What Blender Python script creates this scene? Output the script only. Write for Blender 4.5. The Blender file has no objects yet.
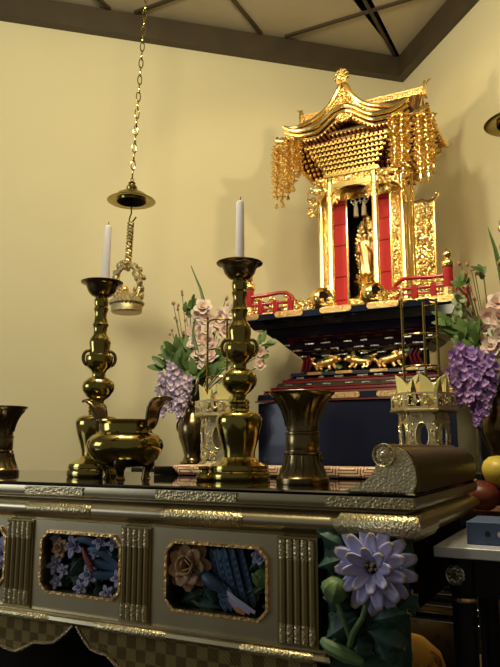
import bpy, bmesh, math, random
from mathutils import Vector, Matrix, Euler, noise
from math import sin, cos, pi, radians
C = bpy.context.scene.collection
R = random.Random(7)

# ------------------------------------------------------------------ materials
def mat(name, col, rough=.5, metal=0., bump=None, var=None, spec=.5, coat=0., sheen=0., sub=0.):
    m = bpy.data.materials.new(name); m.use_nodes = True
    nt = m.node_tree; b = nt.nodes['Principled BSDF']
    b.inputs['Base Color'].default_value = (*col, 1); b.inputs['Roughness'].default_value = rough
    b.inputs['Metallic'].default_value = metal; b.inputs['Specular IOR Level'].default_value = spec
    b.inputs['Coat Weight'].default_value = coat; b.inputs['Coat Roughness'].default_value = .05
    if sheen: b.inputs['Sheen Weight'].default_value = sheen
    if sub:
        b.inputs['Subsurface Weight'].default_value = sub; b.inputs['Subsurface Scale'].default_value = .01
    tc = nt.nodes.new('ShaderNodeTexCoord')
    if var:      # (scale, second colour, lo, hi)
        n = nt.nodes.new('ShaderNodeTexNoise'); n.inputs['Scale'].default_value = var[0]; n.inputs['Detail'].default_value = 4
        nt.links.new(tc.outputs['Object'], n.inputs['Vector'])
        r = nt.nodes.new('ShaderNodeValToRGB'); r.color_ramp.elements[0].position = var[2]; r.color_ramp.elements[1].position = var[3]
        r.color_ramp.elements[0].color = (*col, 1); r.color_ramp.elements[1].color = (*var[1], 1)
        nt.links.new(n.outputs['Fac'], r.inputs['Fac']); nt.links.new(r.outputs['Color'], b.inputs['Base Color'])
    if bump:     # (kind, scale, strength, distance)
        if bump[0] == 'noise':
            n = nt.nodes.new('ShaderNodeTexNoise'); n.inputs['Detail'].default_value = 5; out = n.outputs['Fac']
        else:
            n = nt.nodes.new('ShaderNodeTexVoronoi'); n.feature = 'SMOOTH_F1'; out = n.outputs['Distance']
        n.inputs['Scale'].default_value = bump[1]
        nt.links.new(tc.outputs['Object'], n.inputs['Vector'])
        bp = nt.nodes.new('ShaderNodeBump'); bp.inputs['Strength'].default_value = bump[2]; bp.inputs['Distance'].default_value = bump[3]
        nt.links.new(out, bp.inputs['Height']); nt.links.new(bp.outputs['Normal'], b.inputs['Normal'])
    return m

def tip_mat(name, col, tip, rough=.5):
    """paint that is gilded along a stored edge attribute"""
    m = mat(name, col, rough); nt = m.node_tree; b = nt.nodes['Principled BSDF']
    a = nt.nodes.new('ShaderNodeAttribute'); a.attribute_name = 'edge'
    r = nt.nodes.new('ShaderNodeValToRGB'); e = r.color_ramp.elements
    e[0].position = .86; e[1].position = .99; e[0].color = (*col, 1); e[1].color = (*tip, 1)
    nt.links.new(a.outputs['Fac'], r.inputs['Fac']); nt.links.new(r.outputs['Color'], b.inputs['Base Color'])
    return m

M = {}
M['gold'] = mat('bright gold leaf', (1., .74, .29), .20, 1., ('noise', 60, .12, .004))
M['goldc'] = mat('carved gold leaf', (1., .73, .27), .26, 1., ('voronoi', 70, .8, .01))
M['goldsoft'] = mat('satin gold fitting', (.95, .62, .25), .36, 1., ('voronoi', 120, .5, .004))
M['brass'] = mat('polished old brass', (.45, .36, .11), .14, 1., ('noise', 25, .05, .004), (9, (.33, .255, .065), .35, .7))
M['bronze'] = mat('dark bronze', (.25, .185, .085), .24, 1., ('noise', 40, .1, .003), (14, (.15, .11, .055), .35, .7))
M['leaf'] = mat('aged champagne gold leaf', (.60, .52, .345), .36, 1., ('noise', 90, .08, .002), (5, (.50, .42, .25), .35, .75))
M['leafd'] = mat('aged dull gold', (.36, .28, .125), .40, 1., ('noise', 90, .1, .002), (6, (.26, .195, .08), .35, .75))
M['leafc'] = mat('engraved aged gold', (.58, .48, .27), .42, 1., ('voronoi', 210, .5, .004))
M['filigree'] = mat('silvery gold filigree', (.88, .76, .47), .38, 1., ('voronoi', 200, .45, .003))
M['roll'] = mat('brown bronze gilt', (.21, .145, .05), .36, 1., ('noise', 30, .08, .003), (4, (.15, .10, .036), .35, .7))
M['legs'] = mat('dull black lacquer', (.008, .007, .008), .4, 0, None, None, .25)
M['top'] = mat('mirror black lacquer', (.006, .006, .006), .04)
M['lacq'] = mat('black lacquer', (.008, .007, .008), .09, 0, None, None, .5, .6)
M['navy'] = mat('deep blue black lacquer', (.009, .011, .032), .22, 0, None, None, .35, .15)
M['redl'] = mat('red lacquer', (.36, .012, .014), .25, 0, None, None, .5, .3)
M['wine'] = mat('wine red lacquer', (.10, .005, .014), .22, 0, None, None, .5, .4)
M['redc'] = mat('red cloth lining', (.55, .02, .02), .7, 0, ('noise', 80, .2, .003))
M['roof'] = mat('chestnut lacquer roof', (.10, .035, .014), .3, 0, ('noise', 20, .1, .003), None, .5, .3)
M['void'] = mat('dark inner lacquer', (.012, .008, .006), .8, 0, None, None, .15)
M['silver'] = mat('tarnished silver', (.62, .60, .52), .3, 1., ('voronoi', 150, .7, .004))
M['wax'] = mat('pale lavender wax', (.84, .80, .86), .45, 0, None, None, .5, 0, 0, .25)
M['wick'] = mat('wick', (.10, .09, .08), .9)
M['wall'] = mat('cream plaster', (.76, .67, .44), .85, 0, ('noise', 160, .10, .003), (2.0, (.74, .645, .415), .3, .7))
M['beam'] = mat('dark stained timber', (.050, .034, .020), .5, 0, ('noise', 30, .2, .004), (6, (.068, .046, .026), .3, .7))
M['ceil'] = mat('tan ceiling board', (.52, .435, .305), .75, 0, None, (2.5, (.47, .39, .265), .3, .7))
M['floor'] = mat('dark floor boards', (.030, .022, .016), .35, 0, None, (8, (.02, .014, .01), .3, .7))
M['cream'] = mat('pale yellow paper', (.88, .76, .30), .6)
M['pink'] = mat('pale pink petal', (.80, .52, .46), .6, 0, None, (22, (.86, .68, .58), .35, .65), .3, 0, .2)
M['white'] = mat('blush white petal', (.84, .72, .62), .6, 0, None, (25, (.82, .56, .50), .4, .75), .3, 0, .2)
M['violet'] = mat('wisteria violet petal', (.36, .19, .58), .6, 0, None, (40, (.62, .40, .70), .35, .7), .3)
M['lilac'] = mat('pale lilac petal', (.64, .49, .70), .6, 0, None, (40, (.84, .70, .78), .35, .65), .3)
M['green'] = mat('deep green leaf', (.075, .14, .03), .45, 0, None, (18, (.14, .21, .06), .35, .7))
M['sage'] = mat('sage green leaf', (.20, .25, .11), .5, 0, None, (18, (.28, .30, .15), .35, .7))
M['stem'] = mat('green brown stem', (.13, .12, .045), .6)
M['bud'] = mat('dusty rose bud', (.45, .22, .16), .6)
M['marble'] = mat('grey veined marble', (.62, .62, .68), .15, 0, None, (6, (.40, .38, .42), .52, .62))
M['box'] = mat('slate blue paper box', (.045, .075, .17), .6)
M['apple'] = mat('dark red apple skin', (.11, .010, .008), .45, 0, None, (10, (.16, .045, .012), .5, .75))
M['pear'] = mat('yellow fruit skin', (.62, .46, .06), .4, 0, None, (12, (.55, .40, .05), .4, .7))
M['wood'] = mat('varnished brown wood', (.16, .07, .025), .35, 0, None, (12, (.09, .035, .012), .35, .65))
M['drum'] = mat('ochre lacquer with brown figures', (.55, .28, .04), .45, 0, None, (16, (.14, .06, .015), .54, .58))
M['beige'] = mat('beige cloth', (.42, .33, .20), .8)
M['lav'] = tip_mat('lavender paint with gilt tips', (.46, .44, .74), (.42, .30, .17))
M['peony'] = tip_mat('faded orange paint', (.42, .23, .11), (.50, .36, .18))
M['dgreen'] = tip_mat('dark green paint with gilt edge', (.036, .088, .066), (.55, .44, .20))
M['bgreen'] = mat('green paint', (.11, .19, .065), .5)
M['blue'] = tip_mat('blue paint', (.028, .075, .15), (.10, .16, .26))
M['lav2'] = tip_mat('pale lavender paint', (.36, .36, .56), (.42, .40, .50))
M['crim'] = mat('faded crimson paint', (.30, .06, .06), .5)
M['skin'] = mat('gilded statue', (.95, .60, .28), .38, 1.)

def brocade():
    m = mat('red white and gold brocade', (.8, .7, .5), .75); nt = m.node_tree; b = nt.nodes['Principled BSDF']
    tc = nt.nodes.new('ShaderNodeTexCoord'); v = nt.nodes.new('ShaderNodeTexVoronoi'); v.distance = 'CHEBYCHEV'
    v.inputs['Scale'].default_value = 17; v.inputs['Randomness'].default_value = .35
    nt.links.new(tc.outputs['Object'], v.inputs['Vector'])
    mt = nt.nodes.new('ShaderNodeMath'); mt.operation = 'MULTIPLY'; mt.inputs[1].default_value = 7.
    fr = nt.nodes.new('ShaderNodeMath'); fr.operation = 'FRACT'
    nt.links.new(v.outputs['Distance'], mt.inputs[0]); nt.links.new(mt.outputs[0], fr.inputs[0])
    r = nt.nodes.new('ShaderNodeValToRGB'); r.color_ramp.interpolation = 'CONSTANT'
    r.color_ramp.elements[0].color = (.80, .68, .48, 1); r.color_ramp.elements[1].position = .52; r.color_ramp.elements[1].color = (.42, .05, .07, 1)
    e = r.color_ramp.elements.new(.90); e.color = (.62, .42, .16, 1)
    nt.links.new(fr.outputs[0], r.inputs['Fac']); nt.links.new(r.outputs['Color'], b.inputs['Base Color'])
    return m
M['brocade'] = brocade()

def checker():
    m = mat('checkered gilt carving', (.3, .22, .1), .42, .9); nt = m.node_tree; b = nt.nodes['Principled BSDF']
    tc = nt.nodes.new('ShaderNodeTexCoord'); mp = nt.nodes.new('ShaderNodeMapping')
    mp.inputs['Scale'].default_value = (1, 0, 1); mp.inputs['Location'].default_value = (.003, .2, .003)
    ck = nt.nodes.new('ShaderNodeTexChecker'); ck.inputs['Scale'].default_value = 38
    ck.inputs['Color1'].default_value = (.36, .27, .105, 1); ck.inputs['Color2'].default_value = (.18, .13, .05, 1)
    nt.links.new(tc.outputs['Object'], mp.inputs['Vector']); nt.links.new(mp.outputs['Vector'], ck.inputs['Vector'])
    nt.links.new(ck.outputs['Color'], b.inputs['Base Color'])
    w = nt.nodes.new('ShaderNodeTexWave'); w.inputs['Scale'].default_value = 60; w.bands_direction = 'DIAGONAL'
    nt.links.new(mp.outputs['Vector'], w.inputs['Vector'])
    bp = nt.nodes.new('ShaderNodeBump'); bp.inputs['Strength'].default_value = .5; bp.inputs['Distance'].default_value = .004
    nt.links.new(w.outputs['Fac'], bp.inputs['Height']); nt.links.new(bp.outputs['Normal'], b.inputs['Normal'])
    return m
M['check'] = checker()

# ------------------------------------------------------------------ mesh builder
LOC = {}      # world location of the thing an object belongs to
class MB:
    def __init__(s): s.v = []; s.f = []; s.e = []; s.M = Matrix.Identity(4); s.mi = 0; s.fm = []
    def vert(s, p, e=0.):
        s.v.append((s.M @ Vector(p))[:]); s.e.append(e); return len(s.v)-1
    def face(s, idx): s.f.append(tuple(idx)); s.fm.append(s.mi)
    def box(s, c, d, rz=0., rx=0., ry=0.):
        T = Matrix.Translation(c) @ Euler((rx, ry, rz)).to_matrix().to_4x4()
        k = [s.vert(T @ Vector((a*d[0]/2, b*d[1]/2, g*d[2]/2))) for g in (-1, 1) for a, b in ((-1, -1), (1, -1), (1, 1), (-1, 1))]
        for q in ((3, 2, 1, 0), (4, 5, 6, 7), (0, 1, 5, 4), (1, 2, 6, 5), (2, 3, 7, 6), (3, 0, 4, 7)): s.face([k[i] for i in q])
    def bx(s, x0, x1, y0, y1, z0, z1): s.box(((x0+x1)/2, (y0+y1)/2, (z0+z1)/2), (x1-x0, y1-y0, z1-z0))
    def grid(s, fn, nu, nv, cu=False, cv=False, edge=None):
        k = [[s.vert(fn(i/nu, j/nv), edge(i/nu, j/nv) if edge else 0.) for j in range(nv+(0 if cv else 1))] for i in range(nu+(0 if cu else 1))]
        a, b = len(k), len(k[0])
        for i in range(nu):
            for j in range(nv): s.face((k[i][j], k[(i+1) % a][j], k[(i+1) % a][(j+1) % b], k[i][(j+1) % b]))
        return k
    def lathe(s, prof, c=(0, 0, 0), n=32, axis=None, lobes=None):
        T = Matrix.Translation(c)
        if axis is not None: T = T @ Vector(axis).to_track_quat('Z', 'Y').to_matrix().to_4x4()
        rings = []
        for r, z in prof:
            if r < 1e-5: rings.append([s.vert(T @ Vector((0, 0, z)))])
            else:
                rings.append([s.vert(T @ Vector((r*(1+(lobes[1]*cos(lobes[0]*2*pi*i/n) if lobes else 0))*cos(2*pi*i/n), r*(1+(lobes[1]*cos(lobes[0]*2*pi*i/n) if lobes else 0))*sin(2*pi*i/n), z))) for i in range(n)])
        for a, b in zip(rings, rings[1:]):
            for i in range(n):
                j = (i+1) % n
                if len(a) == 1 and len(b) == 1: continue
                if len(a) == 1: s.face((a[0], b[j], b[i]))
                elif len(b) == 1: s.face((a[i], a[j], b[0]))
                else: s.face((a[i], a[j], b[j], b[i]))
    def tube(s, pts, r, n=8, closed=False, flat=1., upv=None):
        pts = [Vector(p) for p in pts]; m = len(pts)
        rs = r if isinstance(r, (list, tuple)) else [r]*m
        rings = []; prev = None
        for i, p in enumerate(pts):
            if closed: t = pts[(i+1) % m]-pts[i-1]
            else: t = pts[min(i+1, m-1)]-pts[max(i-1, 0)]
            t = t.normalized() if t.length > 1e-9 else Vector((0, 0, 1))
            if prev is None:
                a = Vector(upv) if upv is not None else (Vector((0, 0, 1)) if abs(t.z) < .9 else Vector((0, 1, 0)))
                x = (a-t*a.dot(t)).normalized()
            else: x = (prev-t*prev.dot(t)).normalized()
            prev = x; y = t.cross(x)
            rings.append([s.vert(p+(x*cos(2*pi*k/n)+y*sin(2*pi*k/n)*flat)*rs[i]) for k in range(n)])
        for i in range(m if closed else m-1):
            a, b = rings[i], rings[(i+1) % m]
            for k in range(n): s.face((a[k], a[(k+1) % n], b[(k+1) % n], b[k]))
        if not closed: s.face(rings[0][::-1]); s.face(rings[-1])
    def ball(s, c, r, n=10, m=7, sq=(1, 1, 1), rot=None):
        T = Matrix.Translation(c)
        if rot is not None: T = T @ rot.to_matrix().to_4x4()
        r3 = (r*sq[0], r*sq[1], r*sq[2]); rings = []
        for j in range(m+1):
            a = -pi/2+pi*j/m
            if j in (0, m): rings.append([s.vert(T @ Vector((0, 0, r3[2]*sin(a))))])
            else: rings.append([s.vert(T @ Vector((r3[0]*cos(a)*cos(2*pi*i/n), r3[1]*cos(a)*sin(2*pi*i/n), r3[2]*sin(a)))) for i in range(n)])
        for a, b in zip(rings, rings[1:]):
            for i in range(n):
                j = (i+1) % n
                if len(a) == 1: s.face((a[0], b[j], b[i]))
                elif len(b) == 1: s.face((a[i], a[j], b[0]))
                else: s.face((a[i], a[j], b[j], b[i]))
    def prism(s, poly, y0, y1, fn=None):
        """polygon in x,z extruded along y (fn maps (x, z, y) to a point)"""
        fn = fn or (lambda x, z, y: (x, y, z))
        a = [s.vert(fn(x, z, y0)) for x, z in poly]; b = [s.vert(fn(x, z, y1)) for x, z in poly]; n = len(poly)
        s.face(a); s.face(b[::-1])
        for i in range(n): s.face((a[i], b[i], b[(i+1) % n], a[(i+1) % n]))
    def holed(s, outer, inner, y0, y1, fn=None):
        """ring between two polygons of equal count in x,z, extruded along y"""
        fn = fn or (lambda x, z, y: (x, y, z)); n = len(outer)
        q = [[s.vert(fn(x, z, y)) for x, z in p] for y in (y0, y1) for p in (outer, inner)]
        for i in range(n):
            j = (i+1) % n
            s.face((q[0][i], q[0][j], q[1][j], q[1][i])); s.face((q[2][i], q[3][i], q[3][j], q[2][j]))
            s.face((q[0][i], q[2][i], q[2][j], q[0][j])); s.face((q[1][i], q[1][j], q[3][j], q[3][i]))
    def frame(s, prof, x0, x1, y0, y1):
        """moulding profile (outset, z) mitred round a rectangle, with flat caps"""
        rings = []
        for o, z in prof: rings.append([s.vert(p) for p in ((x0-o, y0-o, z), (x1+o, y0-o, z), (x1+o, y1+o, z), (x0-o, y1+o, z))])
        for a, b in zip(rings, rings[1:]):
            for i in range(4): s.face((a[i], a[(i+1) % 4], b[(i+1) % 4], b[i]))
        s.face(rings[0][::-1]); s.face(rings[-1])
    def petal(s, base, d, n, L, W, cup=.3, curl=0., pw=.6, nu=5, nv=6, point=0.):
        """petal from base along d, facing n"""
        d = Vector(d).normalized(); n = Vector(n); n = (n-d*n.dot(d)).normalized(); w = d.cross(n); base = Vector(base)
        def fn(u, v):
            a = (u-.5)*2
            wd = W*.5*(max(sin(pi*min(.98, .08+v*.9)), 0.)**pw)*(1-point*v)
            return base+d*(L*v)+w*(a*wd)+n*(cup*W*(a*a)*.5*sin(pi*min(1, v+.15))+curl*L*v*v)
        s.grid(fn, nu, nv, edge=lambda u, v: v)
    def build(s, name, m, parent=None, solid=0., bevel=0., smooth=40, local=False, sub=0):
        me = bpy.data.meshes.new(name); off = Vector((0, 0, 0)) if (local or parent is None) else LOC[parent.name]
        me.from_pydata([(Vector(p)-off)[:] for p in s.v], [], s.f)
        mm = m if isinstance(m, (list, tuple)) else [m]
        for q in mm: me.materials.append(M[q])
        if len(mm) > 1: me.polygons.foreach_set('material_index', s.fm)
        if any(s.e):
            at = me.attributes.new('edge', 'FLOAT', 'POINT'); at.data.foreach_set('value', s.e)
        bm = bmesh.new(); bm.from_mesh(me); bmesh.ops.recalc_face_normals(bm, faces=bm.faces); bm.to_mesh(me); bm.free()
        if smooth:
            me.polygons.foreach_set('use_smooth', [True]*len(me.polygons)); me.set_sharp_from_angle(angle=radians(smooth))
        me.update()
        o = bpy.data.objects.new(name, me); C.objects.link(o)
        if parent is not None: o.parent = parent; LOC[o.name] = LOC[parent.name]
        if bevel:
            b = o.modifiers.new('bevel', 'BEVEL'); b.width = bevel; b.segments = 2; b.limit_method = 'ANGLE'
        if solid:
            b = o.modifiers.new('solid', 'SOLIDIFY'); b.thickness = solid; b.offset = 0
        if sub:
            b = o.modifiers.new('sub', 'SUBSURF'); b.levels = sub; b.render_levels = sub
        return o

def tag(o, label=None, cat=None, group=None, kind=None):
    if label: o['label'] = label
    if cat: o['category'] = cat
    if group: o['group'] = group
    if kind: o['kind'] = kind
    return o
def thing(name, label, cat, loc, group=None, rz=0.):
    o = bpy.data.objects.new(name, None); C.objects.link(o); o.location = loc; o.rotation_euler.z = rz; o.empty_display_size = .1
    LOC[o.name] = Vector(loc); return tag(o, label, cat, group)
def dup(root, loc, label, rz=None):
    def rec(o, p):
        c = o.copy(); C.objects.link(c)
        if p is not None: c.parent = p
        for ch in list(o.children): rec(ch, c)
        return c
    r = rec(root, None); r.location = loc; r['label'] = label
    if rz is not None: r.rotation_euler.z = rz
    return r
def solo(mb, name, mats, label, cat, loc, group=None, **k):
    """a thing that is one mesh, its origin at loc"""
    mb.v = [(Vector(p)-Vector(loc))[:] for p in mb.v]
    o = mb.build(name, mats, None, **k); o.location = loc; LOC[o.name] = Vector(loc)
    return tag(o, label, cat, group)
def curls(mb, x0, x1, z0, z1, y, n, sz, rnd, depth=.012, fn=None):
    """scrolling relief carving: short spirals and buds over a rectangle"""
    fn = fn or (lambda x, z, y: (x, y, z))
    for i in range(n):
        x = rnd.uniform(x0, x1); z = rnd.uniform(z0, z1); s_ = sz*rnd.uniform(.7, 1.3); a0 = rnd.uniform(0, 2*pi); sg = rnd.choice((-1, 1))
        pts = []; rs = []
        for k in range(7):
            a = a0+sg*k*.75; r = s_*(1-.11*k)
            pts.append(fn(min(x1, max(x0, x+r*cos(a))), min(z1, max(z0, z+r*sin(a))), y-depth*(k/7.))); rs.append(s_*.30*(1-.06*k))
        mb.tube(pts, rs, 5)
# ------------------------------------------------------------------ the setting
CR = Vector((-1.19, 3.569, 0)); LD = Vector((-.7363, -.6767, 0)); RD = Vector((.6766, -.7363, 0))
def struct(o): o['kind'] = 'structure'; return o
def wallbox(name, d, outn, z0, z1, th, L, m, inset=0., ext=0.):
    mb = MB(); a = CR-d*ext; b = CR+d*L
    p = [a+outn*inset, b+outn*inset, b+outn*(inset+th), a+outn*(inset+th)]
    k = [mb.vert((q.x, q.y, z)) for z in (z0, z1) for q in p]
    for q in ((3, 2, 1, 0), (4, 5, 6, 7), (0, 1, 5, 4), (1, 2, 6, 5), (2, 3, 7, 6), (3, 0, 4, 7)): mb.face([k[i] for i in q])
    return struct(mb.build(name, m))
LN = Vector((-.6767, .7363, 0)); RN = Vector((.7363, .6766, 0))      # pointing out of the room
wallbox('wall_left', LD, LN, 0, 4.1, .12, 4.9, 'wall', 0, .12)
wallbox('wall_right', RD, RN, 0, 4.1, .12, 4.9, 'wall', 0, 0)
wallbox('trim_1', LD, LN, 3.775, 3.94, .07, 4.9, 'beam', -.07, -.07)
wallbox('trim_2', RD, RN, 3.775, 3.94, .07, 4.9, 'beam', -.07, 0)
LE = CR+LD*4.9; RE = CR+RD*4.9
mb = MB(); out = [CR+Vector((0, .1, 0)), RE, RE+LD*5.5, LE+RD*5.5, LE]
mb.prism([(0, 0)], 0, 0) if False else None
for z0, z1, nm, m in ((-.1, 0, 'floor', 'floor'), (3.95, 4.08, 'ceiling', 'ceil')):
    mb = MB(); k = [[mb.vert((q.x, q.y, z)) for q in out] for z in (z0, z1)]; n = len(out)
    mb.face(k[0][::-1]); mb.face(k[1])
    for i in range(n): mb.face((k[0][i], k[0][(i+1) % n], k[1][(i+1) % n], k[1][i]))
    struct(mb.build(nm, m, smooth=0))
def inside(p):     # distance left before the walls, along the beam inner faces
    q = Vector(p)-CR; return q.dot(LN) < -.07 and q.dot(RN) < -.07
nt = 3
for X in (-4.37, -3.58, -2.79, -1.995, -1.215, -.43, .35, 1.13):
    ys = [y*.02 for y in range(-30, 190) if inside((X, y*.02, 0))]
    if len(ys) < 5: continue
    mb = MB(); mb.bx(X-.012, X+.012, ys[0], ys[-1], 3.932, 3.95); struct(mb.build('trim_%d' % nt, 'beam', smooth=0)); nt += 1
for Y in (-.17, .59, 1.35, 2.11, 2.84):
    xs = [x*.02 for x in range(-260, 120) if inside((x*.02, Y, 0))]
    if len(xs) < 5: continue
    mb = MB(); mb.bx(xs[0], xs[-1], Y-.012, Y+.012, 3.934, 3.95); struct(mb.build('trim_%d' % nt, 'beam', smooth=0)); nt += 1

mb = MB(); a, b = CR+RD*1.35-RN*.02, CR+RD*4.85-RN*.02
for k in range(4):      # dark panels added out of view on the right wall, for metal to reflect
    p, q = a.lerp(b, k/4), a.lerp(b, (k+.985)/4); idx = [mb.vert((w_.x, w_.y, z)) for z in (.02, 3.3) for w_ in (p, q, q+RN*.02, p+RN*.02)]
    for f in ((3, 2, 1, 0), (4, 5, 6, 7), (0, 1, 5, 4), (1, 2, 6, 5), (2, 3, 7, 6), (3, 0, 4, 7)): mb.face([idx[i] for i in f])
    struct(mb.build('door_%d' % (k+1), 'beam')); mb = MB()
# ------------------------------------------------------------------ front altar table
AX0, AX1, AY1 = -1.945, -.335, .66
T = thing('altar_table', 'long gilded altar table with carved painted panels across the foreground', 'altar table', (-1.14, 0, 0))
mb = MB(); mb.frame([(.000, .8985), (.012, .8990), (.0125, .902), (.009, .905)], AX0, AX1, 0, AY1); mb.build('tabletop', 'top', T)
mb = MB(); mb.frame([(-.01, .8585+.012), (.004, .872), (.010, .876), (.0125, .884), (.010, .8965), (.0, .8985)], AX0, AX1, 0, AY1); mb.build('edge_moulding', 'leaf', T)
mb = MB()
mb.frame([(-.03, .812), (-.012, .8125), (-.010, .818)]+[(-.006+.022*sin(pi*k/8), .819+.046*k/8) for k in range(9)]+[(-.010, .866), (-.012, .872)], AX0, AX1, 0, AY1)
mb.build('frieze', 'leaf', T)
def oval_plate(mb, x0, x1, z0, z1, y, th=.006, notch=True):
    cx, cz, a, b = (x0+x1)/2, (z0+z1)/2, (x1-x0)/2, (z1-z0)/2; poly = []
    for sx, sz in ((1, 1), (-1, 1), (-1, -1), (1, -1)):
        q = [(a*.84, b), (a*.90, b*.72), (a*.97, b*.5), (a, b*.12)]
        if sx*sz < 0: q = q[::-1]
        poly += [(cx+sx*px, cz+sz*pz) for px, pz in q]
    mb.prism(poly, y-th, y+.02)
    rr = random.Random(int(abs(x0)*1000)); curls(mb, x0+.014, x1-.014, z0+.008, z1-.008, y-th+.001, 60, .0055, rr, .001)
def bulge_plate(x0, x1, right=False):
    mb = MB(); cx, a = (x0+x1)/2, (x1-x0)/2
    def fn(u, v):
        t = 2*v-1; k = (.842-.819+.0215*t)/.046; z = .842+.0215*t; q = 2*u-1; pad = .0045*max(0, 1-q**8)*max(0, 1-t**8)
        e = 1-.11*abs(t)**2.2-.02*(cos(t*9)+1)*.5
        return (cx+a*q*(e if not (right and q > 0) else 1), .006-.022*sin(pi*k)-.0015-pad, z)
    mb.grid(fn, 30, 14); return mb.build('frieze_plate', 'leafc', T, smooth=60)
for x0, x1 in ((-1.295, -1.087), (-.890, -.683)):
    bulge_plate(x0, x1)
mb = MB(); x0, x1 = -.482, -.3165
prof = [(.011+.001, .820), (.019, .830), (.0225, .842), (.019, .855), (.012, .865)]
k = []
for o, z in prof: k.append([mb.vert(p) for p in ((x0+.012*abs(z-.842)/.02, -o, z), (AX1+o, -o, z), (AX1+o, .13, z))])
for a, b in zip(k, k[1:]):
    for i in (0, 1): mb.face((a[i], a[i+1], b[i+1], b[i]))
mb.build('frieze_plate', 'leafc', T, solid=.002)
for x0, x1 in ((-1.30, -1.115), (-.905, -.70), (-.50, -.326)):
    mb = MB(); mb.bx(x0, x1, -.0145, 0, .8765, .8955); mb.build('edge_plate', 'leafc', T)
# wooden front, with octagonal openings
def octa(x0, x1, z0, z1, c): return [(x0+c, z0), (x1-c, z0), (x1, z0+c), (x1, z1-c), (x1-c, z1), (x0+c, z1), (x0, z1-c), (x0, z0+c)]
def octa_out(x0, x1, z0, z1, c): return [(x0+c, z0), (x1-c, z0), (x1, z0+c*.0), (x1, z1), (x1-c, z1), (x0+c, z1), (x0, z1), (x0, z0)]
def panel(x0, x1, ox0, ox1, oz0, oz1):
    z0, z1 = .604, .814
    mb = MB(); inn = octa(ox0, ox1, oz0, oz1, .02)
    outer = [(ox0+.02, z0), (ox1-.02, z0), (x1, z0), (x1, z1), (ox1-.02, z1), (ox0+.02, z1), (x0, z1), (x0, z0)]
    mb.holed(outer, inn, .0, .03)
    pb = mb.build('front_panel', 'leaf', T, smooth=20)
    mb = MB(); mb.holed(octa(ox0-.004, ox1+.004, oz0-.004, oz1+.004, .022), octa(ox0+.002, ox1-.002, oz0+.002, oz1-.002, .019), -.006, .002); mb.build('opening_rim', 'goldsoft', pb, smooth=20)
    mb = MB(); mb.bx(ox0-.02, ox1+.02, .055, .065, oz0-.02, oz1+.02); mb.build('recess_board', 'void', pb)
    return pb
PL = panel(-1.285, -.995, -1.245, -1.006, .649, .787)
PC = panel(-.93, -.60, -.879, -.634, .645, .785)
PF = panel(-1.94, -1.355, -1.60, -1.368, .649, .787)
def leafy(mb, c, ang, L, W, y, n=(0, -1, 0), lob=3, cup=.25):
    """a lobed carved leaf lying in the relief plane"""
    d = Vector((cos(ang), 0, sin(ang))); w = Vector((-sin(ang), 0, cos(ang))); c = Vector(c)
    def fn(u, v):
        a = (u-.5)*2; wd = W*.5*(sin(pi*min(.97, .06+v*.92))**.7)*(1+.22*cos(v*lob*2*pi))
        return c+d*(L*v)+w*(a*wd)+Vector((0, y, 0))+Vector((0, -1, 0))*(cup*W*.35*sin(pi*v)-cup*W*.5*abs(a)**1.5+.006*cos(a*4))
    mb.grid(fn, 8, 10, edge=lambda u, v: 1. if (abs(u-.5) > .42 or v > .93) else 0.)
def bloom(mb, c, n, rad, rings, W, point=0., up=(0, 0, 1), depth=.4):
    """petals in rings about normal n: rings of (count, tilt towards the viewer, length factor)"""
    n = Vector(n).normalized(); x = n.cross(Vector(up)).normalized(); y = x.cross(n); c = Vector(c)
    for cnt, tilt, lf in rings:
        for i in range(cnt):
            a = 2*pi*(i+.37*cnt)/cnt; rd = x*cos(a)+y*sin(a)
            d = rd*cos(tilt)+n*sin(tilt); nn = n*cos(tilt)-rd*sin(tilt)
            mb.petal(c+rd*rad*.10, d, nn, rad*lf, W, .35, -.08 if tilt < .5 else .12, .5, 4, 5, point)
# left panel: lavender orchids, a bird's blue tail and dark leaves
def orchid(parent, cx, cz, s):
    mb = MB(); bloom(mb, (cx, .022, cz), (.1, -1, .25), s, [(5, .2, 1.), (3, .9, .55)], s*.62); mb.build('orchid', 'lav2', parent, solid=.003)
for q in ((-1.222, .706, .022), (-1.115, .690, .024), (-1.085, .770, .020), (-1.028, .690, .019), (-1.165, .755, .028), (-1.195, .695, .016), (-1.045, .768, .018), (-1.215, .668, .018), (-1.14, .660, .019), (-1.06, .655, .018), (-1.225, .770, .015), (-1.10, .742, .015)): orchid(PL, *q)
for q in ((-1.19, .675, .9), (-1.10, .668, 2.2), (-1.04, .655, 1.2), (-1.225, .768, .3), (-1.235, .668, .5), (-1.04, .735, .6), (-1.13, .652, 2.6)):
    mb = MB(); leafy(mb, (q[0], 0, q[1]), q[2], .062, .046, .034); leafy(mb, (q[0], 0, q[1]), q[2]+2.4, .05, .04, .038); mb.build('carved_leaf', 'dgreen', PL, solid=.003)
for i, (z, dz) in enumerate(((.742, .012), (.725, .0), (.705, -.006), (.767, .01))):
    mb = MB(); mb.tube([(-1.13+.018*k-(.03 if i == 3 else 0), .026-.004*sin(k), z+dz*sin(k*.8)-.003*k) for k in range(7)], [.008, .010, .011, .011, .010, .009, .005], 8, flat=.6); mb.build('tail_feather', 'blue', PL)
mb = MB(); mb.tube([(-1.135, .018, .752), (-1.12, .010, .735), (-1.105, .010, .715), (-1.10, .018, .70)], [.004, .007, .008, .004], 8, flat=.7); mb.build('bird_body', 'crim', PL)
mb = MB(); bloom(mb, (-1.205, .018, .748), (0, -1, .1), .024, [(7, .2, 1.), (5, .8, .6)], .016); mb.build('small_blossom', 'peony', PL, solid=.003)
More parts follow.
